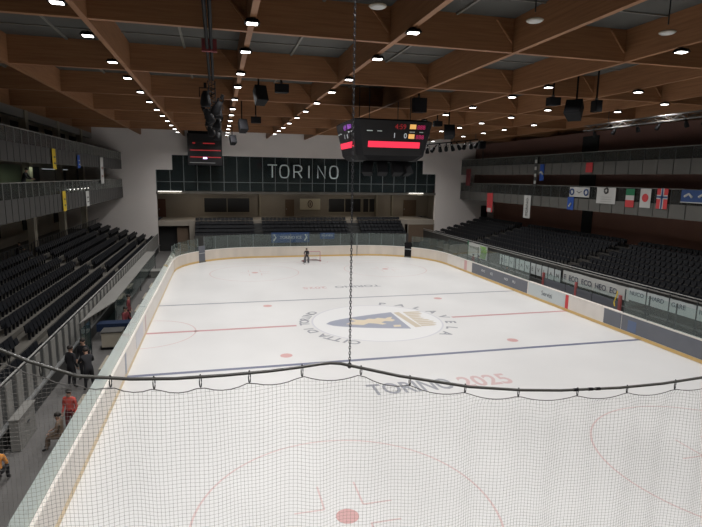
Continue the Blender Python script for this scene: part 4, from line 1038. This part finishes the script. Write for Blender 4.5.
# hanging screen at the far left
t = thing('hanging_screen', (-11.9, 34, 10.9), 'black hanging screen with dim red bars left of the word on the glazing', 'screen')
part('screen_panel', MB().box(-13.9, -9.85, 33.9, 34.1, 11.0, 14.75), 'led_off', t)
for z, mt in ((12.72, 'led_red_dim'), (11.9, 'led_red_dim')):
    part('led_bar', MB().box(-13.6, -10.0, 33.86, 33.9, z, z + .12), mt, t)
part('led_text', MB().box(-12.1, -10.7, 33.86, 33.9, 13.55, 13.68), 'led_red_dim', t); part('led_text', MB().box(-13.3, -13.0, 33.86, 33.9, 13.55, 13.7), 'led_red_dim', t)
part('screen_edge', MB().box(-13.7, -10.7, 33.86, 33.9, 11.25, 11.33), 'steel', t)
part('led_lamp', MB().box(-12.1, -11.65, 33.84, 33.9, 11.75, 11.95), 'led_violet', t, 'bright violet glowing spot')
part('hanging_frame', MB().box(-13.8, -9.95, 34.1, 34.2, 10.95, 15.8), 'black', t)

# ------------------------------------------------------------------ foreground net, rail and chain
NY = -30.0
railpts = [(-13.6, 9.72), (-12.6, 9.13), (-12.1, 8.89), (-11.72, 8.72), (-11.57, 8.635), (-11.31, 8.52), (-11.0, 8.474), (-10.73, 8.455), (-10.41, 8.452), (-10.11, 8.458), (-9.9, 8.470), (-9.76, 8.482), (-9.69, 8.484),
           (-9.62, 8.475), (-9.55, 8.455), (-9.17, 8.345), (-8.6, 8.212), (-8.17, 8.148), (-7.8, 8.112), (-7.23, 8.085), (-6.8, 8.085), (-6.39, 8.105), (-5.8, 8.16), (-5.0, 8.3), (-4.0, 8.55)]
def railz(x):
    for (a, za), (b, zb_) in zip(railpts[:-1], railpts[1:]):
        if a <= x <= b: return za + (zb_ - za) * (x - a) / (b - a)
    return railpts[-1][1] if x > 0 else railpts[0][1]
nr = thing('net_rail', (-9.7, NY, 8.48), 'dark bent tube holding up the safety net in the foreground', 'rail')
part('rail_tube', MB().tube([(x, NY, z) for x, z in railpts], .0118, 8), 'net_rail', nr, smooth=True)
for x in (-7.66, -7.52, -7.45): part('tape_wrap', MB().tube([(x - .02, NY, railz(x - .02)), (x + .02, NY, railz(x + .02))], .014, 8), 'black', nr)
# chain
chn = MB(); z = railz(-9.55) + .01; k = 0
while z < ROOFZ1:
    ang = (k % 2) * PI / 2; ca, sa = math.cos(ang), math.sin(ang); pts = []
    for q in range(8):
        a = 2 * PI * q / 8; uu = .0068 * math.cos(a); vv = .0135 * math.sin(a); pts.append((-9.55 + uu * ca, NY + uu * sa, z + vv))
    chn.tube(pts, .0033, 4, closed=True); z += .0205; k += 1
ch = thing('chain', (-9.55, NY, railz(-9.55)), 'dark steel chain hanging from the roof to the net tube', 'chain')
part('chain_links', chn, 'chain', ch); part('shackle', MB().tube([(-9.55 + .012 * math.cos(a), NY + .012 * math.sin(a) * .3, railz(-9.55) - .0 + .016 * math.sin(a)) for a in [2 * PI * i / 10 for i in range(10)]], .006, 5, closed=True), 'chain', ch)
# net
hooks = [(-13.1, 9.3), (-12.75, 9.08), (-12.4, 8.9), (-12.15, 8.82), (-11.9, 8.74)] + [(-11.68, 8.65), (-11.51, 8.56), (-11.33, 8.49), (-11.12, 8.455), (-10.86, 8.42), (-10.57, 8.405), (-10.25, 8.41), (-9.89, 8.425), (-9.465, 8.405), (-9.09, 8.29), (-8.64, 8.205), (-8.18, 8.12), (-7.64, 8.075), (-7.16, 8.06), (-6.67, 8.045), (-6.15, 8.07), (-5.6, 8.12), (-5.0, 8.22)]
hooks = [(x, min(z - .02, railz(x) - .048)) for x, z in hooks]
sn = thing('safety_net', (-9.5, NY, 3), 'large fine mesh safety net hanging in the foreground', 'net')
def topz(x):
    for (a, za), (b, zb_) in zip(hooks[:-1], hooks[1:]):
        if a <= x <= b:
            t = (x - a) / (b - a); return za + (zb_ - za) * t - .040 * 4 * t * (1 - t) * min(1., (b - a) / .3)
    return hooks[0][1] if x < hooks[0][0] else hooks[-1][1]
def ywave(x, z):
    d = max(0, 8.5 - z); return NY + .02 * math.sin(x * 7.3 + .6 * math.sin(z * 2)) * min(1, d) + .015 * math.sin(x * 17 + 1.3) * min(1, d * 2)
def xwave(x, z):
    d = max(0, 8.5 - z); return x + .010 * math.sin(x * 11 + z * 1.3) * min(1, d * 2)
xs_ = []; x = hooks[0][0]; 
while x <= hooks[-1][0]: xs_.append(x); x += .0278
ZB = 5.0; CELL = .0278
rope = MB(); rope.tube([(x, NY, topz(x)) for x in xs_[::2]], .0034, 5)
part('border_rope', rope, 'rope', sn)
nt_ = MB(); R_ = .0009
zs = []; z = 9.3
while z > ZB: zs.append(z); z -= CELL
for x in xs_:
    tz = topz(x); col = [tz] + [z for z in zs[::3] if z < tz - .02]
    nt_.tube([(xwave(x, z) if i else x, ywave(x, z) if i else NY, z) for i, z in enumerate(col)], R_, 3)
for z in zs:
    run = []
    for x in xs_[::2] + [None]:
        zz = None if x is None else z + .012 * math.sin(x * 4.3) + .006 * math.sin(x * 13)
        if x is not None and zz < topz(x): run.append((xwave(x, zz), ywave(x, zz), zz))
        else:
            if len(run) > 1: nt_.tube(run, R_, 3)
            run = []
part('net_mesh', nt_, 'net', sn)
for x, z in hooks:
    zt = railz(x) + .012; zc = (zt + z) / 2; hh = (zt - z) / 2 + .006
    part('carabiner', MB().tube([(x + .0065 * math.cos(a), NY, zc + hh * math.sin(a)) for a in [2 * PI * i / 12 for i in range(12)]], .0040, 5, closed=True), 'clip', sn)

# ------------------------------------------------------------------ world and colour
w = bpy.data.worlds.new('world'); bpy.context.scene.world = w; w.use_nodes = True
w.node_tree.nodes['Background'].inputs[0].default_value = (.5, .5, .55, 1); w.node_tree.nodes['Background'].inputs[1].default_value = .02
sc = bpy.context.scene
sc.view_settings.view_transform = 'Standard'; sc.view_settings.look = 'None'; sc.view_settings.gamma = 1; sc.view_settings.use_curve_mapping = False
sc.view_settings.exposure = 0.
sc.cycles.max_bounces = 8; sc.cycles.transparent_max_bounces = 16; sc.cycles.use_denoising = True
sc.cycles.caustics_reflective = False; sc.cycles.caustics_refractive = False; sc.cycles.sample_clamp_indirect = 6
